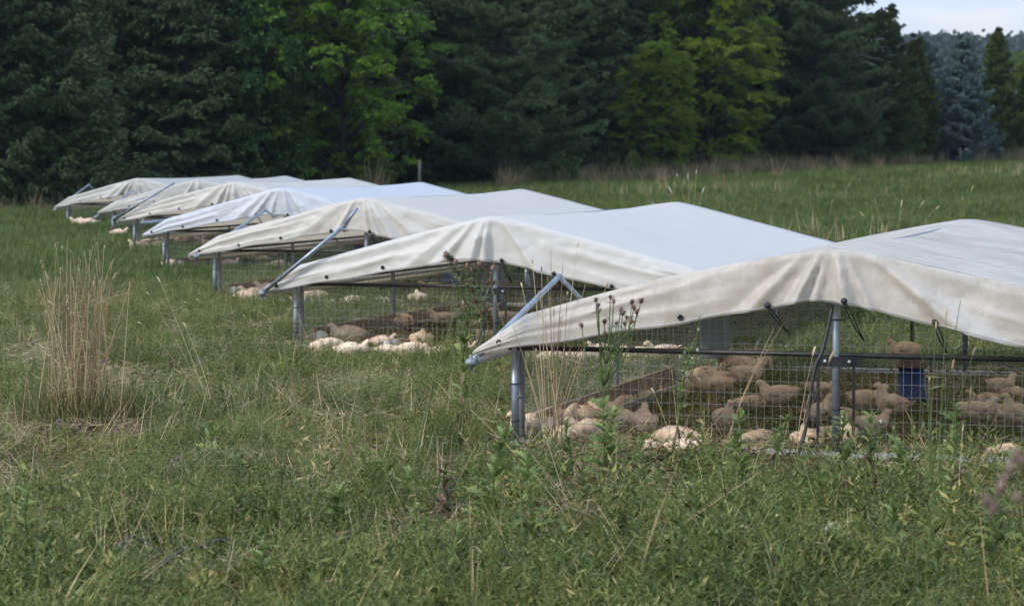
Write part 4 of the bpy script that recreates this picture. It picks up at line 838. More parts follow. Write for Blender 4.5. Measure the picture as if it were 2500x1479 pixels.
A = [
 (1300, 1075, 'sit', 200, 1.0, 'chicken huddled closest to the left corner post of the nearest shelter'),
 (1352, 1062, 'sit', 20, 1.05, 'plump chicken in the corner huddle behind the tall dry stalks'),
 (1412, 1052, 'sleep', 160, 1.1, 'chicken in the middle of the corner huddle, facing left'),
 (1376, 1096, 'sleep', 250, .9, 'low chicken at the front edge of the corner huddle, head towards the camera'),
 (1465, 1040, 'sit', 10, 1.1, 'chicken on the right of the corner huddle facing right'),
 (1440, 1082, 'sit', 190, .95, 'chicken in the front of the corner huddle beside the wire'),
 (1500, 1015, 'sleep', 25, 1.05, 'chicken lying against the trough board behind the corner huddle'),
 (1520, 1062, 'sit', 340, 1.0, 'chicken at the right end of the corner huddle, head low'),
 (1578, 1000, 'sit', 0, .95, 'chicken lying beside the trough with its head to the right'),
 (1652, 1098, 'sleep', 350, 1.15, 'large resting chicken right behind the front wire in the nearest shelter'),
 (1672, 1122, 'sit', 350, .95, 'chicken pressed to the front wire, pink head to the right'),
 (1585, 1118, 'sit', 260, .8, 'small chicken at the front wire facing the camera'),
 (1578, 1080, 'alert', 95, .95, 'chicken behind the small front one, tail to the camera'),
 (1645, 985, 'sit', 180, .9, 'lying chicken facing left in the middle of the nearest shelter'),
 (1702, 975, 'sit', 250, 1.3, 'big fluffed chicken in the heap by the grey box'),
 (1752, 985, 'stand', 180, 1.0, 'chicken standing right of the big fluffed one'),
 (1725, 948, 'sit', 20, 1.2, 'upper chicken of the heap by the grey box'),
 (1762, 955, 'sit', 200, 1.1, 'chicken in the heap with its back to the others'),
 (1798, 925, 'sit', 170, 1.35, 'broad chicken at the back of the heap, farthest from the camera'),
 (1822, 960, 'stand', 5, 1.05, 'chicken facing right at the right side of the heap'),
 (1857, 935, 'alert', 350, 1.0, 'upright chicken watching from behind the heap'),
 (1902, 1012, 'stand', 170, 1.12, 'standing chicken facing left in the centre left of the nearest shelter'),
 (1836, 1012, 'sleep', 165, 1.0, 'chicken lying just left below the standing one'),
 (1768, 1062, 'alert', 300, .9, 'upright chicken standing alone in the left middle of the nearest shelter'),
 (2006, 992, 'stand', 350, .95, 'chicken just left of the centre post facing right'),
 (2000, 1050, 'alert', 0, .95, 'upright chicken behind the hanging black hose'),
 (2052, 1040, 'sit', 190, .95, 'chicken behind the foot of the centre post'),
 (1974, 1110, 'sit', 95, 1.15, 'chicken with its back to the camera at the wire by the hanging hose'),
 (2066, 1112, 'alert', 90, .95, 'upright chicken at the wire between the centre post and the strap'),
 (2022, 1088, 'sleep', 170, .95, 'low chicken between the two front straps'),
 (2115, 1028, 'stand', 10, 1.1, 'standing chicken right of the centre post, tail to the left'),
 (2175, 1042, 'alert', 190, 1.15, 'tall stretching chicken beside the blue feeder'),
 (2128, 1082, 'stand', 15, .95, 'small standing chicken in front of the standing pair by the feeder'),
 (1852, 1092, 'sleep', 200, .85, 'small chicken lying low behind the green weeds at the wire'),
 (2410, 1010, 'sit', 170, 1.1, 'chicken on the far right under the roof, left one of that group'),
 (2438, 1048, 'sit', 200, 1.15, 'chicken in front in the group on the far right'),
 (2442, 985, 'stand', 20, .95, 'standing chicken at the back of the far right group'),
 (2384, 1052, 'stand', 0, 1.05, 'chicken at the left edge of the far right group'),
 (2476, 990, 'sit', 340, 1.0, 'chicken near the right photo edge at the back'),
 (2480, 1062, 'alert', 200, 1.05, 'chicken at the right photo edge in the front'),
 (2455, 1128, 'sleep', 180, .85, 'chicken lying flat by the front wire near the right edge')]
for px, py, k, f, s, lb in A: chicken(px, py, k, f, s*(1.15 if 'huddle' in lb else .96), lb, group=g1)
w = to_world(0, 2.8, .45, 0); o = chicken(2180, 1000, 'sit', 185, .9, 'chicken perched on top of the blue feeder facing left', group=g1); o.location = to_world(-.04, 2.76, .362, 0)
g2 = 'cream chickens in the second shelter'
B = [(800, 868, 'sleep', 200, 1.3, 'chicken curled beside the left corner post of the second shelter'), (850, 845, 'sit', 175, 1.5, 'big chicken facing left behind the curled one'), (858, 880, 'sit', 5, 1.35, 'chicken with raised head in the left front of the second shelter'),
 (985, 825, 'sit', 250, 1.25, 'chicken perched on the trough in the second shelter'), (935, 852, 'sit', 0, 1.0, 'slim chicken between the trough and the bowl, head right'), (1028, 852, 'sit', 85, 1.3, 'chicken with a pointed raised back in the second shelter'),
 (1005, 878, 'sleep', 175, 1.3, 'chicken lying right of the metal bowl'), (948, 874, 'sleep', 10, 1.05, 'chicken lying directly behind the metal bowl'), (1075, 888, 'sit', 178, 1.2, 'chicken at the front wire below the brown thistle'),
 (1080, 812, 'stand', 200, 1.2, 'chicken standing behind the brown thistle stem'), (1135, 872, 'sit', 10, 1.1, 'chicken left of the black strap in the second shelter'), (1195, 845, 'sit', 170, 1.2, 'chicken behind the centre post of the second shelter'),
 (1232, 812, 'stand', 180, 1.2, 'standing chicken right of the centre post of the second shelter'), (1150, 815, 'sit', 0, 1.2, 'chicken in the back by the grey box of the second shelter'),
 (1290, 880, 'sit', 170, 1.2, 'chicken behind the corner post of the nearest shelter'), (1358, 892, 'sleep', 180, 1.2, 'pale chicken seen under the left roof edge of the nearest shelter'), (1425, 898, 'sit', 10, 1.3, 'chicken in the second shelter seen through the nearest mesh, left of the thistle'),
 (1470, 880, 'sit', 200, 1.2, 'chicken further back, seen right of the near thistle stem'), (1562, 895, 'sit', 180, 1.3, 'chicken seen just right of the side post of the nearest shelter'), (1615, 905, 'stand', 200, 1.2, 'chicken standing at the right front of the second shelter')]
for px, py, k, f, s, lb in B: chicken(px, py, k, f, s*.88, lb, h=(.09 if 'perched' in lb else 0), group=g2)
g3 = 'small distant chickens in the third to farthest shelters'
Cc = [(765, 745, 'sit', 180, 1.3, 'third', 'left of centre'), (868, 757, 'sleep', 10, 1.3, 'third', 'at the front skid'), (935, 756, 'sleep', 0, 1.1, 'third', 'right of the front skid'), (620, 738, 'sit', 190, 1.3, 'third', 'left front'), (600, 742, 'sleep', 30, 1.2, 'third', 'beside the left posts'),
 (655, 728, 'sit', 170, 1.3, 'third', 'under the long tube handle'), (1022, 752, 'sit', 100, 1.25, 'third', 'right of the grass tuft'), (1055, 722, 'sit', 180, 1.2, 'third', 'near the back right'), (838, 712, 'sit', 200, 1.2, 'third', 'near the back'), (700, 722, 'sit', 10, 1.2, 'third', 'behind the left front birds'), (960, 716, 'stand', 10, 1.2, 'third', 'standing near the back'),
 (420, 662, 'sleep', 20, 1.3, 'fourth', 'by the corner post'), (495, 655, 'sit', 180, 1.3, 'fourth', 'left middle'), (528, 648, 'sit', 0, 1.3, 'fourth', 'beside the left middle bird'), (575, 642, 'sit', 200, 1.3, 'fourth', 'centre'), (600, 648, 'sleep', 10, 1.3, 'fourth', 'right of centre'), (680, 665, 'sleep', 180, 1.3, 'fourth', 'right front'), (560, 660, 'sit', 30, 1.2, 'fourth', 'front'), (640, 652, 'sit', 190, 1.3, 'fourth', 'behind the third roof edge'),
 (340, 616, 'sit', 200, 1.4, 'fifth', 'beside the corner posts'), (362, 610, 'sit', 10, 1.4, 'fifth', 'second from the corner posts'), (385, 614, 'sleep', 180, 1.4, 'fifth', 'in front of the row'), (418, 606, 'sit', 170, 1.4, 'fifth', 'middle of the row'), (436, 604, 'sit', 20, 1.4, 'fifth', 'right of the middle bird'), (458, 602, 'sit', 190, 1.4, 'fifth', 'fifth in the row'), (478, 604, 'sit', 0, 1.4, 'fifth', 'right end of the row'), (500, 612, 'sleep', 10, 1.4, 'fifth', 'low at the right end'),
 (192, 556, 'sit', 180, 1.5, 'farthest', 'left'), (204, 557, 'sit', 20, 1.5, 'farthest', 'middle'), (216, 556, 'sit', 190, 1.5, 'farthest', 'right'), (290, 583, 'sit', 10, 1.4, 'sixth', 'by the corner')]
for px, py, k, f, s, wh, wr in Cc: chicken(px, py, k, f, s, 'small cream chicken in the %s shelter, %s' % (wh, wr), detail=wh == 'third', group=g3)
# ------------------------------------------------------------------ individual plants
def stalks(name, base, tips, label, cat='grass', r=.0028, m='straw', heads=True, leafy=0, hd='straw', hl=.07, hw=.006, sagk=.0):
    """base: ground point; tips: list of world tip points (optionally with own base)"""
    o = empty(name, base, 0, label, cat); sb = MB(); hb = MB(); lb = []; many = len(tips) > 40
    for t in tips:
        b, tip = t if isinstance(t, tuple) else (base+Vector((random.gauss(0, .05), random.gauss(0, .05), 0)), t)
        b = b-base; tip = tip-base; ln = (tip-b).length; side = Vector((tip.x-b.x, tip.y-b.y, 0)); dr = side*.18+Vector((random.gauss(0, .02), random.gauss(0, .02), .0))*ln
        pts = smooth([b, b.lerp(tip, .35)-dr*.5, b.lerp(tip, .7)-dr*.35, tip], 4); sb.tube(pts, list(np.linspace(r, r*.4, len(pts))), 4)
        if not many: sb.build('stem', M[m], o); sb = MB()
        if heads and random.random() < (heads if heads is not True else 1):
            d = (pts[-1]-pts[-3]).normalized(); L_ = hl*random.uniform(.7, 1.3)
            hb.tube([tip-d*L_*.2, tip+d*L_*.2+Vector((0, 0, -.004)), tip+d*L_*.6+Vector((0, 0, -.012)), tip+d*L_*.9+Vector((0, 0, -.03))], [hw*.2, hw, hw*.8, hw*.1], 5)
            if not many: hb.build('seed_head', M[hd], o); hb = MB()
        for k in range(leafy):
            f = random.uniform(.15, .8); q = pts[int(f*(len(pts)-1))]; a = random.random()*6.28; lb.append((q, (cos(a), sin(a), random.uniform(-.2, .8))))
    if many: sb.build('stem', M[m], o)['kind'] = 'stuff'
    if hb.v: hb.build('seed_head', M[hd], o)['kind'] = 'stuff'
    if lb:
        c = np.array([tuple(q) for q, _ in lb]); d = np.array([q for _, q in lb]); link('leaf', quads_mesh('leaf', leaves(c, d, rng.uniform(.05, .13, len(c)), .006, .1), M[m]), o)['kind'] = 'stuff'
    return o
def base_tuft(o, n, h, m='grass', rad=.12, wd=.006):
    me = tuft(n, h*.5, h, wd, .35, .9, rad, M[m], 'grass_blades'); q = link('grass_blades', me, o); q['kind'] = 'stuff'; return q
# tall clump, left
b0 = G(190, 1045); tp = [P(random.gauss(190+sx*1.0, 14), min(880, 572+abs(random.gauss(0, 1))*105+.006*sx*sx+30*random.random()), b0.y+random.gauss(0, .12)) for sx in np.linspace(-95, 125, 115)]
tp = [(b0+Vector(((t.x-b0.x)*.3+random.gauss(0, .10), random.gauss(0, .14), 0)), t) for t in tp]
o = stalks('tall_grass_clump', b0, tp, 'tall clump of dry tan grass with green blades at its base, left foreground', r=.0032, heads=.35, leafy=2, hl=.06, hw=.004); base_tuft(o, 700, .50, 'grass', .40, .006); 
me = tuft(260, .12, .5, .005, .5, .9, .42, M['straw'], 'dry_blades'); q = link('dry_blades', me, o); q['kind'] = 'stuff'
def fan(name, bpx, tips, label, dy=.0, **k):
    b = G(*bpx); return stalks(name, b, [(b+Vector((random.gauss(0, .03), random.gauss(0, .03), 0)), P(x, y, b.y+dy+random.gauss(0, .15))) for x, y in tips], label, **k)
fan('dry_grass_stalks', (520, 1018), [(392, 690), (365, 720), (455, 800), (345, 790), (440, 870), (300, 740)], 'dry stalks leaning left from the mown grass, right of the tall clump', r=.0028, heads=.5)
fan('dry_grass_stalks', (560, 1045), [(470, 900), (500, 960), (545, 930)], 'short dry stalks below the leaning ones', heads=False)
fan('dry_grass_stalks', (728, 1015), [(602, 778), (690, 850), (640, 900), (655, 935), (745, 935), (700, 960)], 'dry stalks fanning left in the middle of the mown strip', r=.0028, heads=.4)
fan('dry_grass_stalks', (782, 930), [(722, 790), (770, 860), (712, 730)], 'thin dry stalks in front of the corner posts of the second shelter', r=.0025)
fan('dry_grass_stalks', (40, 1100), [(-30, 900), (20, 850), (75, 830), (30, 960)], 'dry stalks at the left photo edge', heads=.3)
fan('dry_grass_stalks', (1350, 1110), [(1300, 640), (1345, 610), (1275, 700), (1430, 690), (1385, 720), (1330, 750), (1410, 600), (1480, 700), (1360, 830), (1310, 860), (1448, 790), (1250, 790), (1495, 860), (1322, 660), (1338, 690), (1318, 720), (1352, 770), (1375, 640), (1295, 820), (1420, 850), (1462, 740), (1286, 900)], 'tall dry grass stalks standing before the left corner of the nearest shelter', r=.0036, heads=.6)
fan('dry_grass_stalks', (1290, 1090), [(1165, 780), (1240, 860), (1200, 700), (1330, 940)], 'dry stalks leaning left beside the left corner post of the nearest shelter', heads=.5)
fan('dry_grass_stalks', (1655, 1140), [(1720, 930), (1765, 1010), (1598, 960), (1640, 900)], 'dry stalks in front of the resting chickens at the wire', heads=.3)
fan('dry_grass_stalks', (1760, 1130), [(2005, 640), (1905, 770)], 'long dry stalk leaning right across the nearest tarp edge', r=.0028, heads=True, hl=.10)
fan('dry_grass_stalks', (1940, 1150), [(2025, 880), (1985, 865), (1970, 990)], 'dry stalk with drooping seed heads beside the hanging hose', r=.0025, heads=True, hl=.10, hw=.008)
fan('dry_grass_stalks', (2000, 1335), [(1960, 1125)], 'single dry straw leaning in the grass right of the middle', r=.003, heads=False)
fan('dry_grass_stalks', (1535, 1470), [(1655, 1130), (1610, 1240)], 'long bent dry straw at the bottom middle', r=.003, heads=False)
fan('dry_grass_stalks', (1430, 1330), [(1190, 970), (1150, 1000), (1290, 1100), (1330, 1060), (1520, 1130), (1390, 1050)], 'dry stems crossing over each other in the middle foreground', r=.0032, heads=False)
fan('dry_grass_stalks', (1560, 1390), [(1860, 1150), (1800, 1180), (1460, 1240), (1700, 1300)], 'dry stems splayed sideways at the lower middle', r=.0028, heads=False)
fan('dry_grass_stalks', (320, 1090), [(300, 1020), (335, 1010), (355, 1030), (395, 960), (280, 1030)], 'stubby dry stems right below the tall clump', heads=False)
fan('green_stem', (1262, 1455), [(1266, 1130)], 'thick pale green bare stem standing upright in the middle foreground', r=.0055, m='stem', heads=False)
fan('green_stem', (1254, 1250), [(1112, 935)], 'thick pale stem leaning left in the middle foreground', r=.005, m='stem', heads=False)
fan('green_stem', (1015, 1180), [(1066, 880), (1110, 760)], 'pale green stem below the brown thistle', r=.005, m='stem', heads=False)
fan('green_stem', (1140, 1410), [(975, 1238)], 'fallen pale green stem in the lower middle', r=.005, m='stem', heads=False)
fan('green_stem', (40, 1478), [(95, 1330), (20, 1380)], 'thick pale stem at the bottom left corner', r=.006, m='stem', heads=False)
fan('tall_green_grass', (2290, 1270), [(2345, 735), (2310, 770), (2285, 800), (2245, 815), (2375, 865), (2325, 900), (2390, 890), (2270, 930)], 'tall green and dry grass shoots in front of the right half of the nearest mesh', r=.0035, m='stem', heads=.4, leafy=6)
fan('field_grass_stalks', (1690, 585), [(1655, 432), (1680, 440), (1700, 425), (1640, 470), (1715, 470), (1600, 500)], 'pale seed stalks showing above the second roof ridge', r=.006, hl=.16, hw=.012, hd='pale')
fan('field_grass_stalks', (1768, 600), [(1768, 450), (1750, 470)], 'single brown seed stalk right of the pale ones', r=.006, hl=.2, hw=.014)
fan('field_grass_stalks', (2000, 640), [(1975, 470), (2030, 500), (1990, 520), (2045, 530), (1960, 540)], 'dry stalks behind the dip between the first two roofs', r=.004, heads=.5, hl=.12)
fan('field_grass_stalks', (2180, 640), [(2285, 510), (2250, 500), (2140, 500), (2200, 505), (2110, 530)], 'drooping dry stalks above the left slope of the nearest roof', r=.004, heads=.9, hl=.14, hw=.01)
fan('field_grass_stalks', (2340, 600), [(2372, 465), (2350, 490)], 'leaning dry stalk behind the nearest roof peak', r=.004, heads=.9, hl=.16, hw=.011)
def leaf_mesh(m, wid, sd):
    """one lobed leaf of unit length along +X, arching down, with spiky lobes and a raised middle"""
    r0 = random.Random(sd); V = []; Fc = []; n = 9
    for k in range(n+1):
        f = k/n; z = .10*sin(f*pi)-.22*f*f+.0; V.append((f, 0, z))
        base = wid*(sin(pi*min(1, .10+f*.86))**.7)
        lob = base*(1.15 if k % 2 else .50)*r0.uniform(.85, 1.15)
        for sg in (-1, 1): V.append((f+(.05 if k % 2 else -.01), sg*lob, z+lob*.30+r0.uniform(-.03, .05)*(k % 2)))
    for k in range(n):
        a, b = 3*k, 3*k+3; Fc += [(a, a+1, b+1, b), (a, b, b+2, a+2)]
    me = npmesh('leaf', V, Fc, M[m], np.full(len(V), r0.random())); return me
LEAF = {}
def add_leaf(o, name, m, c, d, L_, w):
    k = (m, w); 
    if k not in LEAF: LEAF[k] = [leaf_mesh(m, w, q) for q in range(6)]
    q = link(name, random.choice(LEAF[k]), o); d = Vector(d).normalized()
    q.location = c; q.rotation_mode = 'QUATERNION'; q.rotation_quaternion = d.to_track_quat('X', 'Z') @ Matrix.Rotation(random.gauss(0, .35), 3, 'X').to_quaternion(); q.scale = (L_,)*3
def seedhead(hb, c, r, fluffy):
    hb.ball(c, r*.5, 7, 5, (1, 1, 1.3))
    for k in range(34):
        d = Vector((random.gauss(0, 1), random.gauss(0, 1), random.gauss(.7, .9))).normalized(); s = d.cross(Vector((.3, .5, .8))).normalized()*r*.13
        hb.add([c+d*r*.3-s, c+d*r*.3+s, c+d*r*random.uniform(.8, 1.5)+Vector((0, 0, -.1*r))], [(0, 1, 2)])
def thistle(bpx, main, heads, label, leafz=(.1, .75), nl=26, leaf=.12, hr=.016, head_m='seed', low='thistle', brownlow=True, d=None, name='thistle', cat='weed', dead=10, base=None):
    b = base if base is not None else G(*bpx); dd = d or b.y; o = empty(name, b, 0, label, cat); sb = MB(); Q = []; QB = []
    top = P(*main, dd)-b; ax = smooth([Vector((0, 0, 0)), top*.35+Vector((.01, 0, .0)), top*.7+Vector((-.012, .01, 0)), top], 6); sb.tube(ax, list(np.linspace(.0075, .003, len(ax))), 6)
    hpos = [P(x, y, dd+random.gauss(0, .06))-b for x, y in heads]; hbs = []
    for h in hpos:
        f = min(.95, max(.45, h.z/top.z-.28-random.random()*.15)) if base is None else .93; q = ax[int(f*(len(ax)-1))]
        mid = q.lerp(h, .5)+Vector((h.x-q.x, h.y-q.y, 0))*(.25 if base is None else -.05); tk = 1 if base is None else .45; sb.tube(smooth([q, mid, h], 3), [.0032*tk]*3+[.0026*tk]*3+[.002*tk], 4)
        for k in range(2): u_ = q.lerp(h, random.random()); a = random.random()*6.28; add_leaf(o, 'leaf', low, tuple(u_), (cos(a), sin(a), .5), leaf*.45, .2)
    for k in range(nl):
        f = leafz[0]+(leafz[1]-leafz[0])*random.random(); q = ax[int(f*(len(ax)-1))]; a = k*2.4+random.random(); L_ = leaf*(1.25-.7*f)*random.uniform(.7, 1.2)
        add_leaf(o, 'leaf', low, tuple(q), (cos(a), sin(a), random.uniform(.1, 1.0)+f*.6), L_*1.05, .2 if k % 3 else .15)
    for k in range(dead):
        f = random.uniform(.03, leafz[0]+.25); q = ax[int(f*(len(ax)-1))]; a = random.random()*6.28; add_leaf(o, 'dead_leaf', 'brownleaf', tuple(q), (cos(a)*.4, sin(a)*.4, -.8), leaf*.8, .15)
    sb.build('stem', M['stem' if base is None else 'brownleaf'], o)
    for h in hpos: hb = MB(); seedhead(hb, h, hr*random.uniform(.8, 1.2), 1); hb.build('seed_head', M[head_m], o)
    return o
R_ = random.Random(5)
thistle((1110, 1120), (1150, 720), [(1090, 622), (1103, 632), (1112, 640), (1140, 650), (1150, 662), (1170, 645), (1185, 650), (1198, 668), (1125, 680), (1108, 700), (1140, 695), (1155, 710), (1190, 690), (1203, 655), (1183, 735), (1160, 735), (1132, 740), (1178, 760), (1205, 690), (1118, 745)],
        'tall thistle with clustered brown seed heads, before the second shelter', leafz=(.3, .75), nl=20, leaf=.12, hr=.027)
thistle((1455, 1275), (1490, 800), [(1455, 732), (1460, 745), (1420, 795), (1462, 758), (1476, 785), (1490, 725), (1498, 735), (1543, 738), (1547, 750), (1555, 762), (1515, 755), (1520, 765), (1505, 790), (1540, 785), (1565, 735), (1530, 775), (1478, 815), (1525, 790)],
        'thistle with dark brown heads and leafy base before the nearest tarp', leafz=(.18, .62), nl=26, leaf=.10, hr=.019, dead=10)
thistle((1628, 1150), (1690, 840), [(1708, 770), (1705, 805), (1660, 870), (1672, 860), (1690, 875), (1703, 855)], 'green weed with cream flower heads between the two thistles and the wire', leafz=(.45, .98), nl=26, leaf=.10, hr=.013, head_m='pale', dead=4)
thistle((1170, 1350), (1235, 1060), [], 'leafy green weed in the middle foreground left of the pale upright stem', leafz=(.2, 1), nl=46, leaf=.13, dead=14)
thistle((1300, 1390), (1290, 1100), [], 'leafy weed right of the pale upright stem', leafz=(.2, 1), nl=40, leaf=.12, dead=6)
thistle((1470, 1200), (1500, 1010), [], 'bushy green weed at the front wire in front of the corner huddle', leafz=(.2, 1), nl=50, leaf=.13, dead=10)
thistle((2070, 1290), (2060, 1010), [], 'upright weed with green top and brown base, left one of the pair before the mesh', leafz=(.55, 1), nl=36, leaf=.09, dead=14)
thistle((2125, 1280), (2130, 1000), [(2150, 1030)], 'upright weed with drooping leaves, right of the pair before the mesh', leafz=(.5, 1), nl=30, leaf=.10, dead=14, head_m='pale')
thistle((1800, 1240), (1812, 1010), [], 'leafy weed before the mesh, left of the hanging hose', leafz=(.3, 1), nl=44, leaf=.11, dead=8)
thistle((1870, 1200), (1925, 1015), [], 'slender weed right beside the hanging hose', leafz=(.4, 1), nl=26, leaf=.10, dead=2)
thistle((2330, 1250), (2335, 985), [(2333, 1000), (2345, 1020)], 'weed with a brown withered top among the tall green grass at right', leafz=(.2, 1), nl=36, leaf=.11, dead=20, hr=.02)
thistle((2230, 1230), (2195, 1080), [(2240, 1110)], 'low broad weed between the upright pair and the tall green grass', leafz=(.3, 1), nl=30, leaf=.12, dead=4, head_m='pale')
thistle((2050, 1420), (2045, 1275), [(2028, 1282), (2045, 1290), (2018, 1290)], 'small weed with white down tufts at the lower right', leafz=(.2, .8), nl=18, leaf=.10, head_m='pale', hr=.013, dead=0)
thistle((2420, 1400), (2440, 1170), [], 'leafy weed at the right edge under the blurred thistle', leafz=(.2, 1), nl=30, leaf=.12, dead=0)
thistle((520, 1160), (520, 1045), [], 'small dark green weed standing in the left part of the mown strip', leafz=(.2, 1), nl=22, leaf=.13, dead=0)
thistle((830, 1340), (830, 1200), [], 'leafy weed in the lower middle left', leafz=(.2, 1), nl=26, leaf=.12, dead=0)
for bx_, tp_, hd_, lb_, kw in (
    ((1085, 1290), (1090, 1130), [(1075, 1150), (1130, 1160)], 'withered brown weed with crossing stems in the middle foreground', dict(low='brownleaf', nl=20, dead=16, leaf=.10)),
    ((1560, 1240), (1570, 1060), [], 'green leafy weed right of the bushy weed at the front wire', dict(nl=30, leaf=.10, dead=3)),
    ((1395, 1180), (1385, 1020), [], 'small green weed among the tall dry stalks at the corner', dict(nl=24, leaf=.09, dead=2)),
    ((1700, 1330), (1705, 1180), [], 'leafy weed in the lower right middle in front of the pale rail', dict(nl=28, leaf=.10, dead=4)),
    ((1900, 1345), (1890, 1215), [], 'short leafy weed below the hanging hose', dict(nl=24, leaf=.09, dead=2)),
    ((1010, 1330), (1000, 1150), [], 'leafy weed left of the withered brown one', dict(nl=28, leaf=.10, dead=3)),
    ((1390, 1470), (1385, 1290), [], 'leafy weed at the bottom edge, middle', dict(nl=30, leaf=.10, dead=4)),
    ((1620, 1465), (1640, 1320), [], 'leafy weed at the bottom edge right of the middle', dict(nl=28, leaf=.10, dead=3)),
    ((2180, 1400), (2190, 1230), [], 'leafy weed right of the small white tufted weed', dict(nl=30, leaf=.10, dead=3)),
    ((2290, 1470), (2300, 1330), [], 'leafy weed at the bottom edge near the right corner', dict(nl=28, leaf=.10, dead=0)),
    ((640, 1478), (650, 1330), [], 'tall leafy weed at the bottom edge in front of the longest hose', dict(nl=28, leaf=.11, dead=0)),
    ((60, 1400), (70, 1200), [], 'leafy weed at the left edge near the bottom', dict(nl=28, leaf=.11, dead=2)),
    ((330, 1478), (330, 1390), [], 'short weed between the hose pieces at the bottom left', dict(nl=18, leaf=.09, dead=0)),
    ((1240, 1170), (1225, 1000), [(1215, 1010)], 'weed with a dull brown head beside the left corner post of the nearest shelter', dict(nl=24, leaf=.10, dead=8)),
    ((1950, 1230), (1965, 1120), [], 'short green weed under the end of the hanging hose', dict(nl=20, leaf=.08, dead=0)),
    ((2460, 1290), (2470, 1120), [], 'weed at the right photo edge before the mesh', dict(nl=28, leaf=.10, dead=4))):
    thistle(bx_, tp_, hd_, lb_, leafz=(.15, 1), **kw)
for b_, t_, lb_ in (((1180, 1330), [(1015, 1210), (1290, 1195), (1230, 1240), (1060, 1330)], 'tangle of dry stems around the withered brown weed'), ((1460, 1330), [(1330, 1160), (1560, 1190), (1600, 1140), (1385, 1195), (1490, 1120)], 'dry stems sprawling under the dark-headed thistle'),
    ((1730, 1250), [(1650, 1150), (1810, 1140), (1700, 1110), (1840, 1190)], 'dry stems before the pale rail right of the thistle'), ((2330, 1260), [(2180, 1140), (2450, 1170), (2250, 1100), (2420, 1090), (2350, 1050)], 'dry stems around the foot of the tall green grass'),
    ((1330, 1440), [(1420, 1270), (1240, 1290), (1470, 1330), (1380, 1300)], 'dry stems at the bottom edge right of the thick pale stem'), ((1930, 1400), [(1830, 1290), (2040, 1330), (1900, 1260)], 'dry stems in the lower right grass'), ((150, 1250), [(60, 1120), (240, 1150), (110, 1180), (200, 1110)], 'dry stems lying below the tall clump at the left'), ((820, 1180), [(900, 1010), (760, 1080), (870, 1060)], 'thin dry stems in the mown strip left of the pale green stem')):
    fan('dry_grass_stalks', b_, t_, lb_, r=.0026, heads=.3)
nb_ = P(2640, 1400, 3.9); nb_.z = float(ground_z(nb_.x, nb_.y))
thistle(None, (2545, 1110), [(2478, 1112), (2466, 1140), (2445, 1185), (2455, 1165), (2490, 1125), (2408, 1225), (2425, 1240), (2485, 1215), (2440, 1200)], 'out-of-focus brown thistle heads very close to the camera at the right edge', leafz=(.3, .5), nl=0, leaf=.02, hr=.015, dead=0, base=nb_, head_m='head_near')
# rosettes and odd leaves
def rosette(px, py, n, L_, m, label, up=.5):
    b = G(px, py); o = empty('leaf_rosette', b, random.random()*6, label, 'plant')
    for k in range(n):
        a = k*2.4; Q = []; nseg = 5; me = []; el = random.uniform(.2, up+.3); w = L_*.22; ln = L_*random.uniform(.7, 1.1); V = []; 
        for j in range(nseg+1):
            f = j/nseg; r = ln*f*cos(el); z = ln*f*math.sin(el)-ln*.45*f*f*cos(el)+.03; ww = w*math.sin(pi*min(.97, .12+f*.88))**.8
            for s in (-1, 0, 1): V.append((r*cos(a)-s*ww*sin(a), r*sin(a)+s*ww*cos(a), z+abs(s)*ww*.3+.006*random.random()))
        me = npmesh('leaf', V, [(3*j+s, 3*j+s+1, 3*j+s+4, 3*j+s+3) for j in range(nseg) for s in (0, 1)], M[m], smooth=True); link('leaf', me, o)
rosette(562, 1285, 9, .16, 'palleaf', 'pale woolly grey-green leaf rosette at the lower left', .7)
rosette(430, 1165, 8, .14, 'palleaf', 'pale jagged leaf rosette in the left part of the mown grass')
rosette(330, 1130, 9, .16, 'weed', 'dark green broad-leaved rosette right below the tall clump')
rosette(250, 1150, 8, .12, 'weed', 'low green broad-leaved plant below the tall clump')
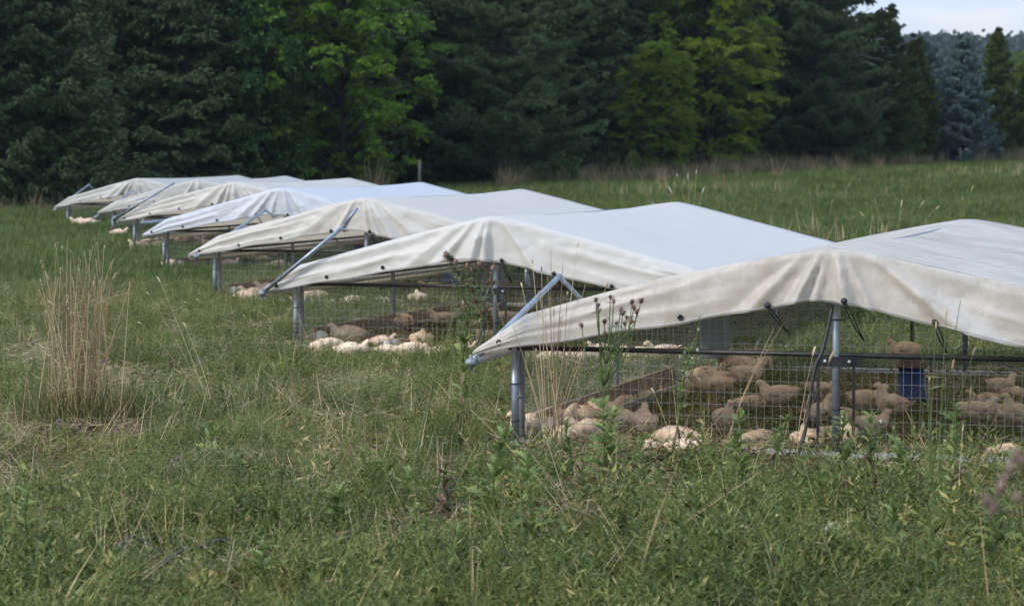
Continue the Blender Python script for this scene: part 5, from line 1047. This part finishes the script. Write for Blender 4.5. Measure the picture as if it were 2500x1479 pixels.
rosette(340, 655, 12, .34, 'weed', 'dark broad-leaved dock plant before the fifth shelter')
rosette(845, 1240, 9, .15, 'weed', 'broad-leaved rosette in the lower middle left')
for px, py, lb in ((212, 1340, 'yellow leaf standing in the weeds at the lower left'), (178, 1440, 'yellow leaf at the bottom left near the hose'), (605, 1470, 'yellow leaf at the bottom edge'), (1110, 1435, 'yellow leaf at the bottom middle'), (820, 1115, 'yellow leaf in the mown grass')):
    b = G(px, py+25); me = quads_mesh('fallen_leaf', leaves(np.array([[0, 0, .08]]), np.array([[.25, .1, 1.]]), .055, .018, .2), M['yellowleaf']); q = link('fallen_leaf', me); q.location = b; tag(q, lb, 'leaf', 'yellow leaves in the foreground weeds')
# a tuft of long grass inside the third shelter and beside the posts
for px, py, h, lb in ((1035, 752, .42, 'round tuft of long green grass inside the third shelter'), (560, 742, .38, 'green grass tuft right of the posts of the third shelter'), (480, 770, .30, 'dark grass mound in the mown strip left of the third shelter'), (690, 1175, .28, 'soft rounded mound of fine dark grass in the lower left middle'), (985, 935, .14, 'yellow-green cut grass bunch in the mown strip')):
    b = G(px, py); me = tuft(260, h*.5, h, .008 if py < 800 else .004, .75, 1.2, .24, M['hay' if 'yellow' in lb else 'grass'], 'grass_tuft'); q = link('grass_tuft', me); q.location = b; tag(q, lb, 'grass')

# ------------------------------------------------------------------ haze
if HAZE:
    mb = MB(); mb.box((0, 1485, 45), (1515, 1535, 52)); hz = mb.build('haze', M['stem'], None, False); hz.data.materials.clear()
    hm_ = bpy.data.materials.new('haze_air'); hm_.use_nodes = True; n_ = hm_.node_tree; n_.nodes.clear(); ho = n_.nodes.new('ShaderNodeOutputMaterial'); hv = n_.nodes.new('ShaderNodeVolumePrincipled')
    hv.inputs['Density'].default_value = HAZE; hv.inputs['Color'].default_value = (.72, .82, .95, 1); hv.inputs['Anisotropy'].default_value = .3; n_.links.new(hv.outputs[0], ho.inputs['Volume']); hz.data.materials.append(hm_)
    tag(hz, 'thin bluish haze over the whole field, seen only on the far hill', 'haze', kind='stuff')
